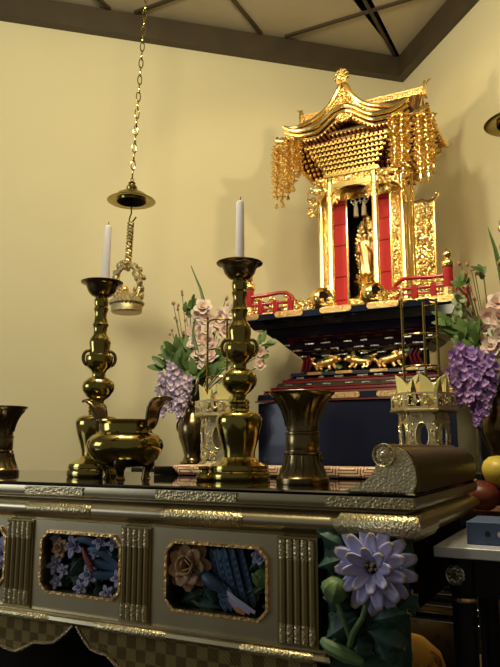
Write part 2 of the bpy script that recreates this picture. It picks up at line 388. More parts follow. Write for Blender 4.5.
# centre panel: peony, bird, buds and leaves
mb = MB(); bloom(mb, (-.835, .02, .735), (.05, -1, .1), .050, [(8, .05, 1.), (7, .45, .85), (5, .95, .6), (3, 1.25, .45)], .036); mb.build('peony', 'peony', PC, solid=.003)
mb = MB()
for i in range(8):
    for j in range(5):
        p = Vector((-.785+.017*j+.004*i, .034-.012*sin(pi*(j+.5)/5), .772-.0135*i+.004*j)); mb.petal(p, (.35, -.12, -.9), (0, -1, 0), .034, .017, .35, 0, .5, 4, 4)
mb.build('bird_wing', 'blue', PC, solid=.002)
mb = MB(); mb.tube([(-.80, .022, .722), (-.782, .012, .712), (-.762, .008, .703), (-.742, .012, .692)], [.008, .013, .013, .006], 10)
for i in range(5):
    for j in range(3): mb.petal((-.795+.014*i, .010+.003*abs(j-1), .722-.0075*i+.007*(j-1)), (.8, -.15, -.55), (0, -1, .2), .024, .012, .3, 0, .5, 3, 3)
mb.build('bird_body', 'blue', PC, solid=.0015)
for k in range(3):
    mb = MB(); mb.tube([(-.748+.003*k, .016, .696-.006*k), (-.712+.004*k, .004, .676-.008*k), (-.665-.012*k, .006, .656-.002*k)], [.006, .0085, .004], 8, flat=.5); mb.build('tail_feather', 'lav2' if k < 2 else 'peony', PC)
mb = MB(); mb.ball((-.802, .012, .722), .010, 10, 7); mb.petal((-.806, .006, .728), (-.6, -.2, .8), (0, -1, 0), .014, .006); mb.petal((-.809, .006, .722), (-1, 0, .1), (0, -1, 0), .012, .004); mb.build('bird_head', 'dgreen', PC)
for q in ((-.845, .672, .3), (-.86, .69, 2.6), (-.80, .668, 1.0), (-.82, .652, .0), (-.655, .69, .9), (-.66, .665, -.4), (-.69, .735, .7), (-.645, .722, 2.2), (-.86, .655, .4), (-.67, .70, 3.6), (-.775, .66, 2.2)):
    mb = MB(); leafy(mb, (q[0], 0, q[1]), q[2], .055, .042, .034); mb.build('carved_leaf', 'dgreen', PC, solid=.003)
mb = MB(); mb.ball((-.657, .020, .722), .018, 12, 8, (1, .8, 1)); [mb.petal((-.657, .012, .706), (.5*cos(a), -.3, 1), (cos(a)*.4, -1, 0), .032, .016) for a in (0, 1.6, 3.1)]; mb.build('flower_bud', 'bgreen', PC, solid=.002)
mb = MB(); bloom(mb, (-.66, .02, .765), (0, -1, .1), .018, [(6, .5, 1.), (4, 1., .7)], .014); mb.build('small_blossom', 'lav2', PC, solid=.002)
mb = MB(); mb.tube([(-.835, .035, .69), (-.83, .03, .66), (-.81, .03, .65)], .004, 6); mb.tube([(-.657, .03, .705), (-.68, .03, .69), (-.70, .03, .675)], .004, 6); mb.build('carved_stem', 'bgreen', PC)
mb = MB(); bloom(mb, (-1.40, .02, .72), (0, -1, .1), .04, [(7, .1, 1.), (5, .6, .7)], .03); mb.build('small_blossom', 'lav2', PF, solid=.002)
# reeded pilasters
def pilaster(x0, x1):
    mb = MB(); mb.bx(x0, x1, -.004, .03, .606, .813); w = (x1-x0-.008)/5
    for i in range(5):
        cx = x0+.004+w*(i+.5); mb.tube([(cx, -.004, .612), (cx, -.004, .808)], w*.44, 10)
    p = mb.build('pilaster', 'leafd', T)
    for z0, z1 in ((.768, .808), (.612, .646)):
        mb = MB()
        for i in range(5):
            cx = x0+.004+w*(i+.5); mb.tube([(cx, -.005, z0), (cx, -.005, (z0+z1)/2), (cx, -.005, z1)], [w*.45, w*.5, w*.45], 10)
        mb.build('pilaster_band', 'leafc', p)
for q in ((-1.365, -1.275), (-1.005, -.921), (-.610, -.522)): pilaster(*q)
# sill and bands below
mb = MB(); mb.frame([(-.02, .580), (.004, .5805), (.014, .584), (.018, .590), (.014, .597), (.004, .600), (.004, .602), (.008, .603), (.008, .606), (.0, .607), (-.02, .6075)], AX0, -.512, 0, AY1-.02); mb.build('sill_moulding', 'leaf', T)
for x0, x1 in ((-1.365, -1.20), (-1.065, -.87), (-.69, -.53)):
    mb = MB(); mb.tube([(x0, -.009, .590), (x0+.01, -.011, .590), (x1-.01, -.011, .590), (x1, -.009, .590)], [.008, .0095, .0095, .008], 12); mb.build('sill_plate', 'leafc', T)
# scalloped apron boards
def apron(x0, x1, flip):
    n = 40; poly = [(x0, .588), (x1, .588)]; low = []
    for i in range(n+1):
        u = i/n; a = u if flip else 1-u      # a = 0 at the notch
        z = .580-.034*min(1, a*14)-.034*max(0, min(1, (a-.08)*7))-.024*max(0, min(1, (a-.42)*4))-.011*abs(sin(a*6.5*pi))
        low.append((x0+(x1-x0)*u, z))
    poly += low[::-1]; mb = MB(); mb.prism(poly, .002, .022); mb.build('apron', 'check', T, smooth=0)
    mb = MB(); mb.tube([(x, .001, z) for x, z in low], .004, 6); mb.build('apron_rim', 'leafc', T)
apron(-1.130, -.53, True); apron(-1.93, -1.140, False)
# legs, dark inner body
mb = MB(); mb.bx(-1.93, -.53, .40, .42, .10, .60); mb.build('inner_board', 'void', T)
mb = MB(); mb.bx(AX0+.02, -.53, .066, AY1-.03, .60, .87); mb.build('carcass', 'void', T)
mb = MB(); mb.bx(-.53, AX1-.03, .10, AY1-.03, .665, .872); mb.build('end_board', 'void', T)
for x, y in ((-.46, .10), (-1.89, .10), (-.575, .57), (-1.89, .57)):
    mb = MB(); mb.grid(lambda u, v: (x+(.045+.02*(1-v)**2-.012*sin(pi*v))*cos(2*pi*u), y+(.045+.02*(1-v)**2-.012*sin(pi*v))*sin(2*pi*u), .55*v), 16, 12, True); mb.build('leg', 'wood', T)
# corner carving: chrysanthemum, bud, leaves, stem
K = Vector((-.425, 0, .70))
mb = MB(); mb.frame([(0, .55), (0, .81)], -.513, AX1-.028, .012, .085); mb.build('corner_block', 'dgreen', T, bevel=.01)
CK = T
mb = MB(); c = Vector((-.404, -.022, .770))
for cnt, tilt, L, W, dy in ((13, -.05, .072, .027, 0), (11, .28, .059, .025, .006), (8, .75, .043, .021, .010)):
    for i in range(cnt):
        a = 2*pi*(i+.5*(cnt % 2)+.15)/cnt; rd = Vector((cos(a), 0, sin(a)*(.82 if sin(a) > 0 else 1.05))); nn = Vector((0, -1, 0))
        d = rd*cos(tilt)+nn*sin(tilt); mb.petal(c+rd*.012+nn*dy, d, nn*cos(tilt)-rd*sin(tilt), L*(1+.08*sin(i*5)), W, .45, -.05, .35, 4, 7)
cf = mb.build('chrysanthemum', 'lav', CK, solid=.004)
mb = MB(); rr = random.Random(4)
for i in range(46):
    a = rr.uniform(0, 6.28); r = .021*math.sqrt(rr.random()); mb.ball((c.x+r*cos(a), -.040+.2*r, c.z+.012+r*sin(a)*.8), .0036, 6, 5)
mb.build('flower_centre', 'leafc', cf)
for cx, cz, a, L, W, y in ((-.455, .80, 2.75, .07, .06, -.004), (-.46, .782, 3.5, .06, .05, -.008), (-.375, .806, .5, .04, .045, .004), (-.365, .74, 1.3, .075, .045, .0), (-.365, .69, .9, .045, .045, .0),
                        (-.44, .675, 3.75, .075, .065, -.010), (-.455, .69, 2.9, .055, .05, -.004), (-.41, .675, .3, .068, .06, -.012), (-.42, .655, -.35, .07, .055, -.010), (-.44, .64, -1.6, .045, .05, -.006), (-.475, .645, 4.2, .05, .045, -.006), (-.405, .64, -1., .05, .05, .0)):
    mb = MB(); leafy(mb, (cx, 0, cz), a, L, W, y, lob=3, cup=.5); mb.build('carved_leaf', 'dgreen', CK, solid=.004)
mb = MB(); mb.tube([(-.455, -.018, .625), (-.445, -.026, .65), (-.425, -.028, .68), (-.408, -.030, .73)], [.006, .006, .005, .005], 8); mb.tube([(-.452, -.016, .63), (-.46, -.024, .66), (-.475, -.024, .70)], .0045, 8); mb.build('carved_stem', 'bgreen', CK)
mb = MB(); mb.lathe([(0, -.022), (.016, -.018), (.026, -.004), (.026, .008), (.016, .021), (.006, .024), (0, .024)], (-.480, -.022, .722), 24, (.35, -.2, .9), (8, .07)); mb.build('carved_bud', 'bgreen', CK)
mb = MB()
mb.tube([(-.51, -.012, .625), (-.49, -.022, .618), (-.46, -.02, .608), (-.43, -.018, .598)], [.008, .013, .014, .006], 8); mb.build('carved_root', 'bgreen', CK, solid=.002)
# scroll end of the table top
def spiral(x):
    pass
sc = []
top = []
# inner (left, concave) curve up from the table, then the volute; outer (right) side back down
inner = [(-.470, .9055), (-.455, .910), (-.440, .9155), (-.425, .924), (-.412, .935), (-.403, .948), (-.399, .962)]
vol = [(-.399+.0, .962)]
mb = MB()
outer = [(-.322, .9055), (-.318, .925), (-.320, .95), (-.328, .97), (-.342, .984), (-.358, .990), (-.372, .989)]
poly = inner+[(-.392, .972), (-.385, .980), (-.378, .986)]+outer[::-1]
mb.prism(poly, .012, AY1-.02); se = mb.build('scroll_end', 'roll', T, smooth=50)
mb = MB(); mb.prism([(x*1.0, z) for x, z in inner]+[(-.392, .972), (-.385, .980), (-.378, .986), (-.372, .989), (-.358, .990), (-.344, .984), (-.332, .968), (-.325, .95), (-.323, .925), (-.33, .9055)], .002, .0125)
mb.build('scroll_face', 'filigree', se)
mb = MB(); mb.lathe([(0, -.012), (.012, -.012), (.020, -.008), (.021, .0), (.021, .62)], (-.383, .01, .9755), 28, (0, 1, 0)); mb.build('volute_roll', 'roll', se)
mb = MB(); bloom(mb, (-.383, -.002, .9755), (0, -1, 0), .018, [(10, .1, 1.), (7, .4, .65), (4, .9, .35)], .009); mb.lathe([(.017, 0), (.021, -.004), (.0215, .004)], (-.383, -.004, .9755), 28, (0, 1, 0)); mb.ball((-.383, -.004, .9755), .0075, 10, 7); mb.build('volute_rosette', 'filigree', se, solid=.002)
# ------------------------------------------------------------------ brassware on the altar table
TZ = .9052
def scale_prof(p, k, z0): return [(r/k, (z0-y)/k) for r, y in p]
ZK = .970
def candlestick(loc, label, rz=0.):
    t = thing('candlestick', label, 'candlestick', loc, 'pair of brass candlesticks', rz); k, zb = 942., 632.
    mb = MB(); mb.lathe([(0, 0)]+scale_prof([(72, 632), (74, 626), (74, 616), (70, 610), (71, 604), (69, 596), (60, 590), (45, 584), (37, 575), (38, 560), (43, 540), (50, 515), (55.5, 490), (56, 478), (52, 467), (44, 461), (28, 457)], k, zb)+[(0, .186)], n=48, c=(0, 0, 0)); mb.build('base', 'brass', t, local=True, smooth=35)
    mb = MB(); mb.lathe([(0, .18)]+scale_prof([(26, 458), (23, 452), (25, 446), (23, 440), (25, 434), (22, 428), (16, 422), (17, 415), (30, 404), (41, 388), (43.5, 375), (40, 362), (28, 350), (18, 345), (17, 336), (22, 326), (31, 318), (36, 300), (37, 288), (35.5, 284), (28, 280), (26, 270), (28, 255), (29, 243), (26, 232), (19, 222), (17.5, 205), (20, 196), (22, 190), (19, 184), (17, 170), (15.5, 158), (18, 150), (20, 142), (17, 136), (19, 128), (19.5, 116), (17, 110), (19, 104)], k, zb)+[(0, .56)], n=40); mb.build('shaft', 'brass', t, local=True, smooth=35)
    mb = MB(); mb.lathe([(0, .555)]+scale_prof([(19, 106), (28, 101), (37, 90), (41, 78), (44, 70), (48, 66), (57, 63.5), (58, 61), (57, 60), (46, 64), (38, 70), (34, 80), (28, 92)], k, zb)+[(0, .568)], n=48); mb.build('drip_pan', 'bronze', t, local=True, smooth=35)
    for s in (-1, 1):
        mb = MB(); mb.tube([(s*(.031+.015*sin(a)), 0, .362+.023*cos(a)) for a in [i*2*pi/20 for i in range(20)]], .0050, 8, True); mb.build('side_ring', 'brass', t, local=True)
    for o in t.children: o.data.transform(Matrix.Diagonal((1.05, 1.05, ZK, 1)))
    return t
cs = candlestick((-.867, .31, TZ), 'tall brass candlestick between the incense burner and the flared centre vase', radians(27))
dup(cs, (-1.350, .31, TZ), 'tall brass candlestick standing behind the left handle of the incense burner', radians(50))
def candle(x, lab, lean):
    mb = MB(); mb.lathe([(0, 0), (.0130, 0), (.0130, .01), (.0112, .208), (.0095, .214), (.004, .217), (0, .217)], (0, 0, 0), 24)
    o = mb.build('candle', 'wax', None); o.location = (x, .31, TZ+.5530); tag(o, lab, 'candle', 'pair of lavender candles'); LOC[o.name] = Vector((0, 0, 0)); o.rotation_euler.y = lean
    mb = MB(); mb.tube([(0, 0, .215), (.001, 0, .222), (.003, 0, .228)], .0013, 6); mb.build('wick', 'wick', o, local=True)
candle(-.866, 'pale lavender candle in the taller-looking candlestick at the picture centre', .0)
candle(-1.339, 'pale lavender candle in the candlestick near the hanging basket lamp', .02)
# incense burner
t = thing('incense_burner', 'round brass incense burner on three legs with two curling upright handles', 'incense burner', (-1.185, .235, TZ), rz=radians(-2))
mb = MB(); mb.lathe([(0, .030), (.05, .031), (.068, .038), (.088, .052), (.101, .072), (.106, .088), (.102, .105), (.090, .118), (.076, .124), (.073, .130), (.073, .148), (.077, .153), (.081, .156), (.081, .160), (.076, .160), (.069, .152), (.067, .128), (.06, .122), (0, .12)], n=56); mb.build('bowl', 'brass', t, local=True, smooth=38)
for i in range(3):
    a = radians(-60+120*i); ct = Vector((.062*cos(a), .062*sin(a), 0))
    mb = MB(); mb.tube([ct*1.08+Vector((0, 0, .052)), ct*1.12+Vector((0, 0, .036)), ct*1.05+Vector((0, 0, .022)), ct*1.0+Vector((0, 0, .010)), ct*1.02+Vector((0, 0, 0))], [.022, .018, .011, .010, .014], 12); mb.build('leg', 'bronze', t, local=True)
for s in (-1, 1):
    path = [(.070, .136), (.079, .138), (.087, .148), (.091, .163), (.093, .178), (.097, .192), (.106, .205), (.119, .214), (.133, .217), (.142, .214)]; wid = [.034, .044, .050, .053, .055, .057, .062, .068, .064, .052]
    mb = MB(); N = len(path)-1
    mb.grid(lambda u, v: (s*path[round(u*N)][0], (v-.5)*wid[round(u*N)], path[round(u*N)][1]+.004*cos((v-.5)*4)), N, 6)
    mb.build('handle', 'bronze', t, local=True, solid=.006)
# flared vases
def vase(loc, label):
    t = thing('flared_vase', label, 'vase', loc, 'pair of bronze beaker vases'); k = 966.
    prof = scale_prof([(60, 270), (61, 266), (60, 257), (56, 254), (54, 249), (47, 238), (42, 222), (39.5, 206), (41, 203), (41, 199), (37.5, 197), (36.5, 180), (37.5, 160), (40, 158), (40, 154), (36.5, 152), (37, 138), (40, 122), (46, 104), (56, 86), (68, 73), (76, 66), (77, 63), (76, 62), (66, 70), (52, 90), (38, 118), (34, 140)], k, 270.)
    mb = MB(); mb.lathe([(0, 0)]+prof+[(0, .13)], n=64, lobes=None); mb.build('body', 'bronze', t, local=True, smooth=35)
    for prf in ([(.0555, .016), (.049, .033), (.0435, .049), (.041, .065)], [(.0378, .135), (.041, .150), (.047, .170), (.0575, .190), (.069, .203)]):
        mb = MB()
        for i in range(16):
            a = 2*pi*i/16; mb.tube([(r*cos(a), r*sin(a), z) for r, z in prf], .0032, 6)
        mb.build('fluting', 'bronze', t, local=True)
    mb = MB(); mb.lathe([(.0380, .0765), (.0395, .080), (.0395, .112), (.0380, .1155)], n=48); mb.build('engraved_band', 'bronze', t, local=True)
    for s in (-1, 1):
        mb = MB(); mb.tube([(s*(.040+.009*sin(a)), 0, .062+.011*cos(a)) for a in [i*pi/8 for i in range(9)]], .0026, 6); mb.build('loop_handle', 'bronze', t, local=True)
    return t
v = vase((-.640, .205, TZ), 'dark bronze flared vase in front of the blue black dais base')
dup(v, (-1.735, .30, TZ), 'dark bronze flared vase cut off by the left picture edge')
mb = MB(); mb.lathe([(0, 0), (.019, 0), (.022, .006), (.020, .010), (.013, .019), (.012, .026), (.016, .030), (.014, .036), (0, .038)], (-.935, .245, TZ), 24)
solo(mb, 'small_censer', 'brass', 'tiny brass pot beside the foot of the centre candlestick', 'pot', (-.935, .245, TZ))

# ------------------------------------------------------------------ rear stand, brocade
SZ = .900
t = thing('offering_stand', 'low black lacquered stand behind the altar table carrying the two openwork pedestals', 'stand', (-1.19, 1.25, 0))
mb = MB(); mb.frame([(-.005, .855), (0, .858), (0, .897), (-.003, SZ)], -1.93, -.40, 1.25, 1.95); mb.build('stand_top', 'lacq', t)
mb = MB(); mb.bx(-1.89, -.44, 1.30, 1.92, .70, .856); mb.build('apron', 'lacq', t)
for x in (-1.86, -.47):
    for y in (1.33, 1.89):
        mb = MB(); mb.bx(x-.03, x+.03, y-.03, y+.03, 0, .72); mb.build('leg', 'lacq', t, bevel=.006)
t = thing('cloth_platform', 'low black platform standing on the rear of the altar table under the brocade', 'platform', (-.87, .55, TZ))
mb = MB(); mb.bx(-1.275, -.425, .50, .62, TZ+.0003, .932); mb.build('board', 'lacq', t, bevel=.002)
mb = MB()
path = [(.615, .9345), (.56, .9345), (.51, .9345), (.5005, .9340), (.4960, .931), (.4950, .925), (.4945, .915), (.4940, .9075)]
def cl(u, v):
    y, z = path[round(v*7)]; x0 = -1.205+max(0, .934-z)*1.1; x = x0+(-.445-x0)*u
    return (x, y-(.0015+.0015*sin(u*70))*min(1, max(0, .934-z)*60), z)
mb.grid(cl, 110, 7)
solo(mb, 'altar_cloth', 'brocade', 'red and cream brocade cloth draped over the low platform behind the brassware', 'cloth', (-.87, .55, .9345), solid=.002)

# ------------------------------------------------------------------ openwork offering pedestals
def hexp(r, n=6, rot=0.): return [(r*cos(2*pi*i/n+rot), r*sin(2*pi*i/n+rot)) for i in range(n)]
def kuge(loc, label, rz=0.):
    t = thing('offering_pedestal', label, 'pedestal', loc, 'pair of openwork gilt pedestals', rz)
    mb = MB(); mb.lathe([(0, 0), (.118, 0), (.118, .012), (.106, .020), (.104, .026), (0, .026)], n=6); mb.build('foot', 'leafc', t, local=True, smooth=20)
    mb = MB(); H0, H1, r = .026, .232, .100; ap = r*cos(pi/6); hw = r*.5
    for i in range(6):
        a = 2*pi*(i+.5)/6; nx, ny = cos(a), sin(a)
        fn = lambda x, z, y: (nx*(ap-y)-ny*x, ny*(ap-y)+nx*x, z)
        zc = .135; N = 24; inn = [(.026*cos(2*pi*k/N), zc+.052*sin(2*pi*k/N)) for k in range(N)]; out = []
        for k in range(N):
            c_, s_ = cos(2*pi*k/N), sin(2*pi*k/N); q = 1/max(abs(c_)/hw, abs(s_)/((H1-H0)/2)); out.append((c_*q, (H0+H1)/2+s_*q))
        mb.holed(out, inn, 0, .004, fn)
        curls(mb, -hw+.008, hw-.008, .034, .075, -.002, 9, .011, random.Random(i), .003, fn); curls(mb, -hw+.008, hw-.008, .196, .226, -.002, 9, .010, random.Random(i+9), .003, fn)
        for sx in (-1, 1): curls(mb, sx*.040-.006, sx*.040+.006, .08, .19, -.002, 7, .009, random.Random(i+19), .003, fn)
        mb.tube([fn(x, z, -.002) for x, z in inn], .003, 6, True)
    mb.build('openwork_body', 'filigree', t, local=True, smooth=30)
    mb = MB(); mb.lathe([(.0, .226), (.098, .226), (.130, .228), (.136, .233), (.136, .238), (.130, .240), (0, .240)], n=6); mb.build('tray', 'leafc', t, local=True, smooth=20)
    R2 = .130; ap2 = R2*cos(pi/6)
    mb = MB()
    for i in range(6):
        a = 2*pi*(i+.5)/6; nx, ny = cos(a), sin(a); fn = lambda x, z, y: (nx*(ap2-y)-ny*x, ny*(ap2-y)+nx*x, z)
        for z0, z1 in ((.240, .250), (.298, .306)): mb.prism([(-.0655, z0), (.0655, z0), (.0655, z1), (-.0655, z1)], -.001, .004, fn)
        for x in (-.058, -.022, .022, .058): mb.prism([(x-.006, .25), (x+.006, .25), (x+.006, .298), (x-.006, .298)], 0, .004, fn)
        curls(mb, -.058, .058, .255, .294, 0, 16, .012, random.Random(i+40), .003, fn)
    mb.build('openwork_gallery', 'filigree', t, local=True, smooth=30)
    for i in range(6):
        a = 2*pi*(i+.5)/6; nx, ny = cos(a), sin(a)
        P = [(-.054, .246), (.054, .246), (.056, .32), (.048, .342), (.028, .364), (0, .380), (-.028, .364), (-.048, .342), (-.056, .32)]
        mb = MB(); fp = lambda x, z, y: (nx*(ap2-.030-y+.10*(z-.24)+.35*(.056-abs(x)))-ny*x*.95, ny*(ap2-.030-y+.10*(z-.24)+.35*(.056-abs(x)))+nx*x*.95, z)
        mb.prism([q for q in P if q[0] >= 0]+[(0, .246)], 0, .003, fp); mb.prism([(0, .246)]+[q for q in P if q[0] <= 0], 0, .003, fp); mb.build('paper_petal', 'cream', t, local=True, smooth=20)
    mb = MB(); mb.lathe([(0, .240), (.098, .240), (.098, .30), (0, .30)], n=24); mb.build('red_lining', 'redc', t, local=True)
    return t
k1 = kuge((-.655, 1.50, SZ), 'gilt openwork pedestal with paper petals behind the scroll end of the altar table', radians(8))
dup(k1, (-1.600, 1.50, SZ), 'gilt openwork pedestal with paper petals partly hidden by the centre candlestick', radians(18))
def rack(loc, label, rz):
    t = thing('rod_rack', label, 'rack', loc, 'pair of brass rod racks', rz); rr = .072
    for a in (180, 62, 0):
        mb = MB(); mb.tube([(rr*cos(radians(a)), rr*sin(radians(a)), 0), (rr*cos(radians(a)), rr*sin(radians(a)), .405)], .0055, 8); mb.build('rod', 'brass', t, local=True)
    for z in (.115, .245, .385):
        mb = MB(); mb.tube([(rr*cos(radians(a)), rr*sin(radians(a)), z) for a in range(180, 424, 8)], .0042, 8, flat=1.); mb.build('hoop', 'brass', t, local=True)
    return t
r1 = rack((-.655, 1.50, SZ+.3003), 'thin brass rod rack rising from the pedestal by the scroll end', radians(27))
dup(r1, (-1.600, 1.50, SZ+.3003), 'thin brass rod rack beside the pink flowers, behind the centre candlestick', radians(40))

# ------------------------------------------------------------------ hanging lamps
def torus_link(mb, a, b, r): mb.tube([(a*cos(q), 0, b*sin(q)) for q in [i*2*pi/14 for i in range(14)]], r, 6, True)
def lamp(top, can, ring, label):
    t = thing('hanging_lamp', label, 'hanging lamp', can, 'pair of hanging brass basket lamps'); top, can, ring = Vector(top), Vector(can), Vector(ring)
    a = can+Vector((0, 0, .125)); L = (top-a).length; n = int(L/.047); d = (top-a)/n; me = None
    for i in range(n):
        if me is None:
            mb = MB(); torus_link(mb, .011, .029, .0032); o = mb.build('chain_link', 'brass', t, local=True); me = o.data
        else:
            o = bpy.data.objects.new('chain_link', me); C.objects.link(o); o.parent = t
        o.location = a+d*(i+.5)-can; o.rotation_euler.z = radians(30 if i % 2 else 120)
    mb = MB(); mb.lathe([(.004, .100), (.012, .104), (.02, .098), (.016, .090), (.024, .082), (.030, .070), (.026, .060), (.045, .050), (.075, .034), (.090, .014), (.122, .002), (.126, -.003), (.122, -.005), (.09, .002), (.078, .002), (.076, -.008), (.066, .012), (.045, .036), (0, .044)], can, 48)
    mb.tube([can+Vector((0, 0, .108))+Vector((.010*cos(q), 0, .010*sin(q)+.008)) for q in [i*.5236 for i in range(12)]], .003, 6, True); mb.build('canopy', 'brass', t)
    mb = MB(); mb.lathe([(0, .040), (.064, .012), (.074, -.006), (.070, -.0062), (.045, .020), (0, .028)], can+Vector((0, 0, -.0008)), 40); mb.build('canopy_socket', 'void', t)
    h = can+Vector((0, 0, -.02)); mb = MB(); mb.tube([can+Vector((0, 0, .04)), h, h+Vector((.002, 0, -.05)), h+Vector((-.012, 0, -.085)), h+Vector((.002, 0, -.105)), h+Vector((.028, 0, -.082)), h+Vector((.034, 0, -.075))], .0042, 8); mb.build('hook', 'brass', t)
    s = h+Vector((0, 0, -.10)); e = ring+Vector((0, 0, .105)); mb = MB(); N = 44
    for ph in (0, pi):
        mb.tube([s.lerp(e, i/N)+Vector((.012*cos(i*.9+ph), .012*sin(i*.9+ph), 0)) for i in range(N+1)], .0080, 6)
    mb.build('twisted_rod', 'leafc', t)
    mb = MB(); rr = random.Random(5); N = 36
    dirx = Vector((.80, .6, 0))
    for i in range(N):
        q = -pi/2+2*pi*i/N; ct = ring+dirx*(.062*cos(q))+Vector((0, 0, .100*sin(q)))
        for k in range(3): mb.ball(ct+Vector((rr.uniform(-.018, .018), rr.uniform(-.018, .018), rr.uniform(-.018, .018))), rr.uniform(.011, .018), 6, 5)
    mb.tube([ring+dirx*(.062*cos(q))+Vector((0, 0, .100*sin(q))) for q in [2*pi*i/40 for i in range(40)]], .014, 8, True)
    mb.build('wreath', 'leafc', t)
    b = ring+Vector((0, 0, -.155)); mb = MB(); mb.lathe([(0, .0), (.072, .0), (.079, .006), (.080, .040), (.078, .045)], b, 40)
    mb.build('basket', 'leafc', t)
    mb = MB()
    for j in range(4):
        r = .080-.016*j
        for i in range(26-4*j): q = 2*pi*(i+.5*j)/(26-4*j); mb.ball(b+Vector((r*cos(q), r*sin(q), .052+.013*j)), .0125, 6, 5)
    mb.lathe([(0, .04), (.078, .046), (.06, .07), (.028, .095), (0, .098)], b, 24); mb.build('basket_beads', 'leafc', t)
    mb = MB(); mb.ball(b+Vector((0, -.02, .118)), .022, 12, 8); mb.build('lamp_bead', 'goldsoft', t)
    return t
lamp((-2.035, 1.44, 3.93), (-2.122, 1.44, 2.268), (-2.132, 1.44, 1.822), 'brass basket lamp hanging on a long chain before the left plaster wall')
lamp((-.215, 1.44, 3.93), (-.222, 1.44, 2.268), (-.238, 1.44, 1.80), 'brass basket lamp cut off by the right picture edge, above the flowers')
# ------------------------------------------------------------------ tiered dais
DX0, DX1, DY0, DY1 = -1.785, -.595, 2.10, 2.74
D = thing('tiered_dais', 'black lacquered tiered dais with red railing and gilt fittings carrying the golden shrine', 'dais', (-1.19, 2.42, 0))
def tier(name, i0, i1, z0, z1, m, edge=.003, left=0.):
    """slab, outer inset i1 at its top and i0 at its bottom"""
    mb = MB(); mb.frame([(-i0-.02, z0-.0005), (-i0, z0), (-i1, z1-edge), (-i1-edge, z1)], DX0-left, DX1, DY0, DY1); return mb.build(name, m, D, smooth=20)
tier('top_slab', .006, .0, 1.702, 1.735, 'navy', left=.06)
tier('upper_tier', .05, .022, 1.655, 1.7015, 'lacq', left=.03); tier('upper_tier', .11, .07, 1.612, 1.6545, 'navy'); tier('upper_tier', .165, .125, 1.572, 1.6115, 'lacq'); tier('upper_tier', .19, .165, 1.545, 1.5715, 'navy'); tier('upper_tier', .225, .195, 1.512, 1.5445, 'lacq')
tier('waist', .245, .245, 1.412, 1.5115, 'void')
tier('lower_tier', .185, .19, 1.392, 1.4115, 'navy'); tier('lower_tier', .17, .195, 1.372, 1.3915, 'lacq'); tier('lower_tier', .150, .158, 1.350, 1.3715, 'wine'); tier('lower_tier', .125, .135, 1.325, 1.3495, 'lacq')
tier('lower_tier', .10, .105, 1.305, 1.3245, 'wine'); tier('lower_tier', .07, .078, 1.283, 1.3045, 'wine'); tier('lower_tier', .045, .05, 1.248, 1.2825, 'navy'); tier('lower_tier', .034, .036, 1.238, 1.2475, 'wine')
tier('base_block', .05, .05, 0., 1.2335, 'navy')
# red edge lines
for i, z in ((.152, 1.3715), (.101, 1.3245), (.073, 1.3045), (.20, 1.412)):
    mb = MB(); mb.frame([(-i+.0015, z-.004), (-i+.002, z-.001)], DX0, DX1, DY0, DY1); mb.build('red_edge', 'redl', D, smooth=0)
def plate(cx, w, z, h, y, m='goldsoft', par=None):
    mb = MB(); n = 9; poly = []
    for k in range(n): a = -pi/2+pi*k/(n-1); poly.append((cx+w/2-h/2+h*.5*cos(a), z+h/2*sin(a)))
    for k in range(n): a = pi/2+pi*k/(n-1); poly.append((cx-w/2+h/2+h*.5*cos(a), z+h/2*sin(a)))
    mb.prism(poly, y-.006, y+.003)
    curls(mb, cx-w/2+.01, cx+w/2-.01, z-h*.3, z+h*.3, y-.006, max(4, int(w*90)), .007, random.Random(int(cx*99)), .002)
    return mb.build('gilt_plate', m, D, smooth=25)
for cx, w in ((-1.77, .13), (-1.52, .17), (-1.245, .18), (-.985, .17), (-.665, .16)): plate(cx, w, 1.725, .034, DY0+.002)
for cx, w in ((-1.22, .17), (-.97, .15), (-1.55, .16), (-.70, .12)): plate(cx, w, 1.265, .030, DY0+.047)
for cx, w in ((-1.445, .09), (-1.27, .10), (-1.07, .10), (-.90, .09)): plate(cx, w, 1.404, .016, DY0+.187)
# side plates on the right flank
for cy, w in ((2.22, .2), (2.6, .16)):
    mb = MB(); mb.box((DX1+.002, cy, 1.725), (.008, w, .032)); mb.build('gilt_plate', 'goldsoft', D, bevel=.004)
# silvered engraved clips on the tier edges
rr = random.Random(8)
for z, i in ((1.566, .126), (1.538, .167), (1.505, .197), (1.382, .181), (1.338, .128)):
    for x in [DX0+i+.05+.115*k+.02*(k % 2) for k in range(int((DX1-DX0-2*i-.08)/.115)+1)]:
        w = rr.uniform(.03, .06); y = DY0+i-.001; mb = MB(); mb.box((x+w/2, y, z), (w, .004, .005)); curls(mb, x, x+w, z-.004, z+.004, y-.001, 6, .005, rr, .001); mb.build('engraved_clip', 'silver', D, smooth=25)
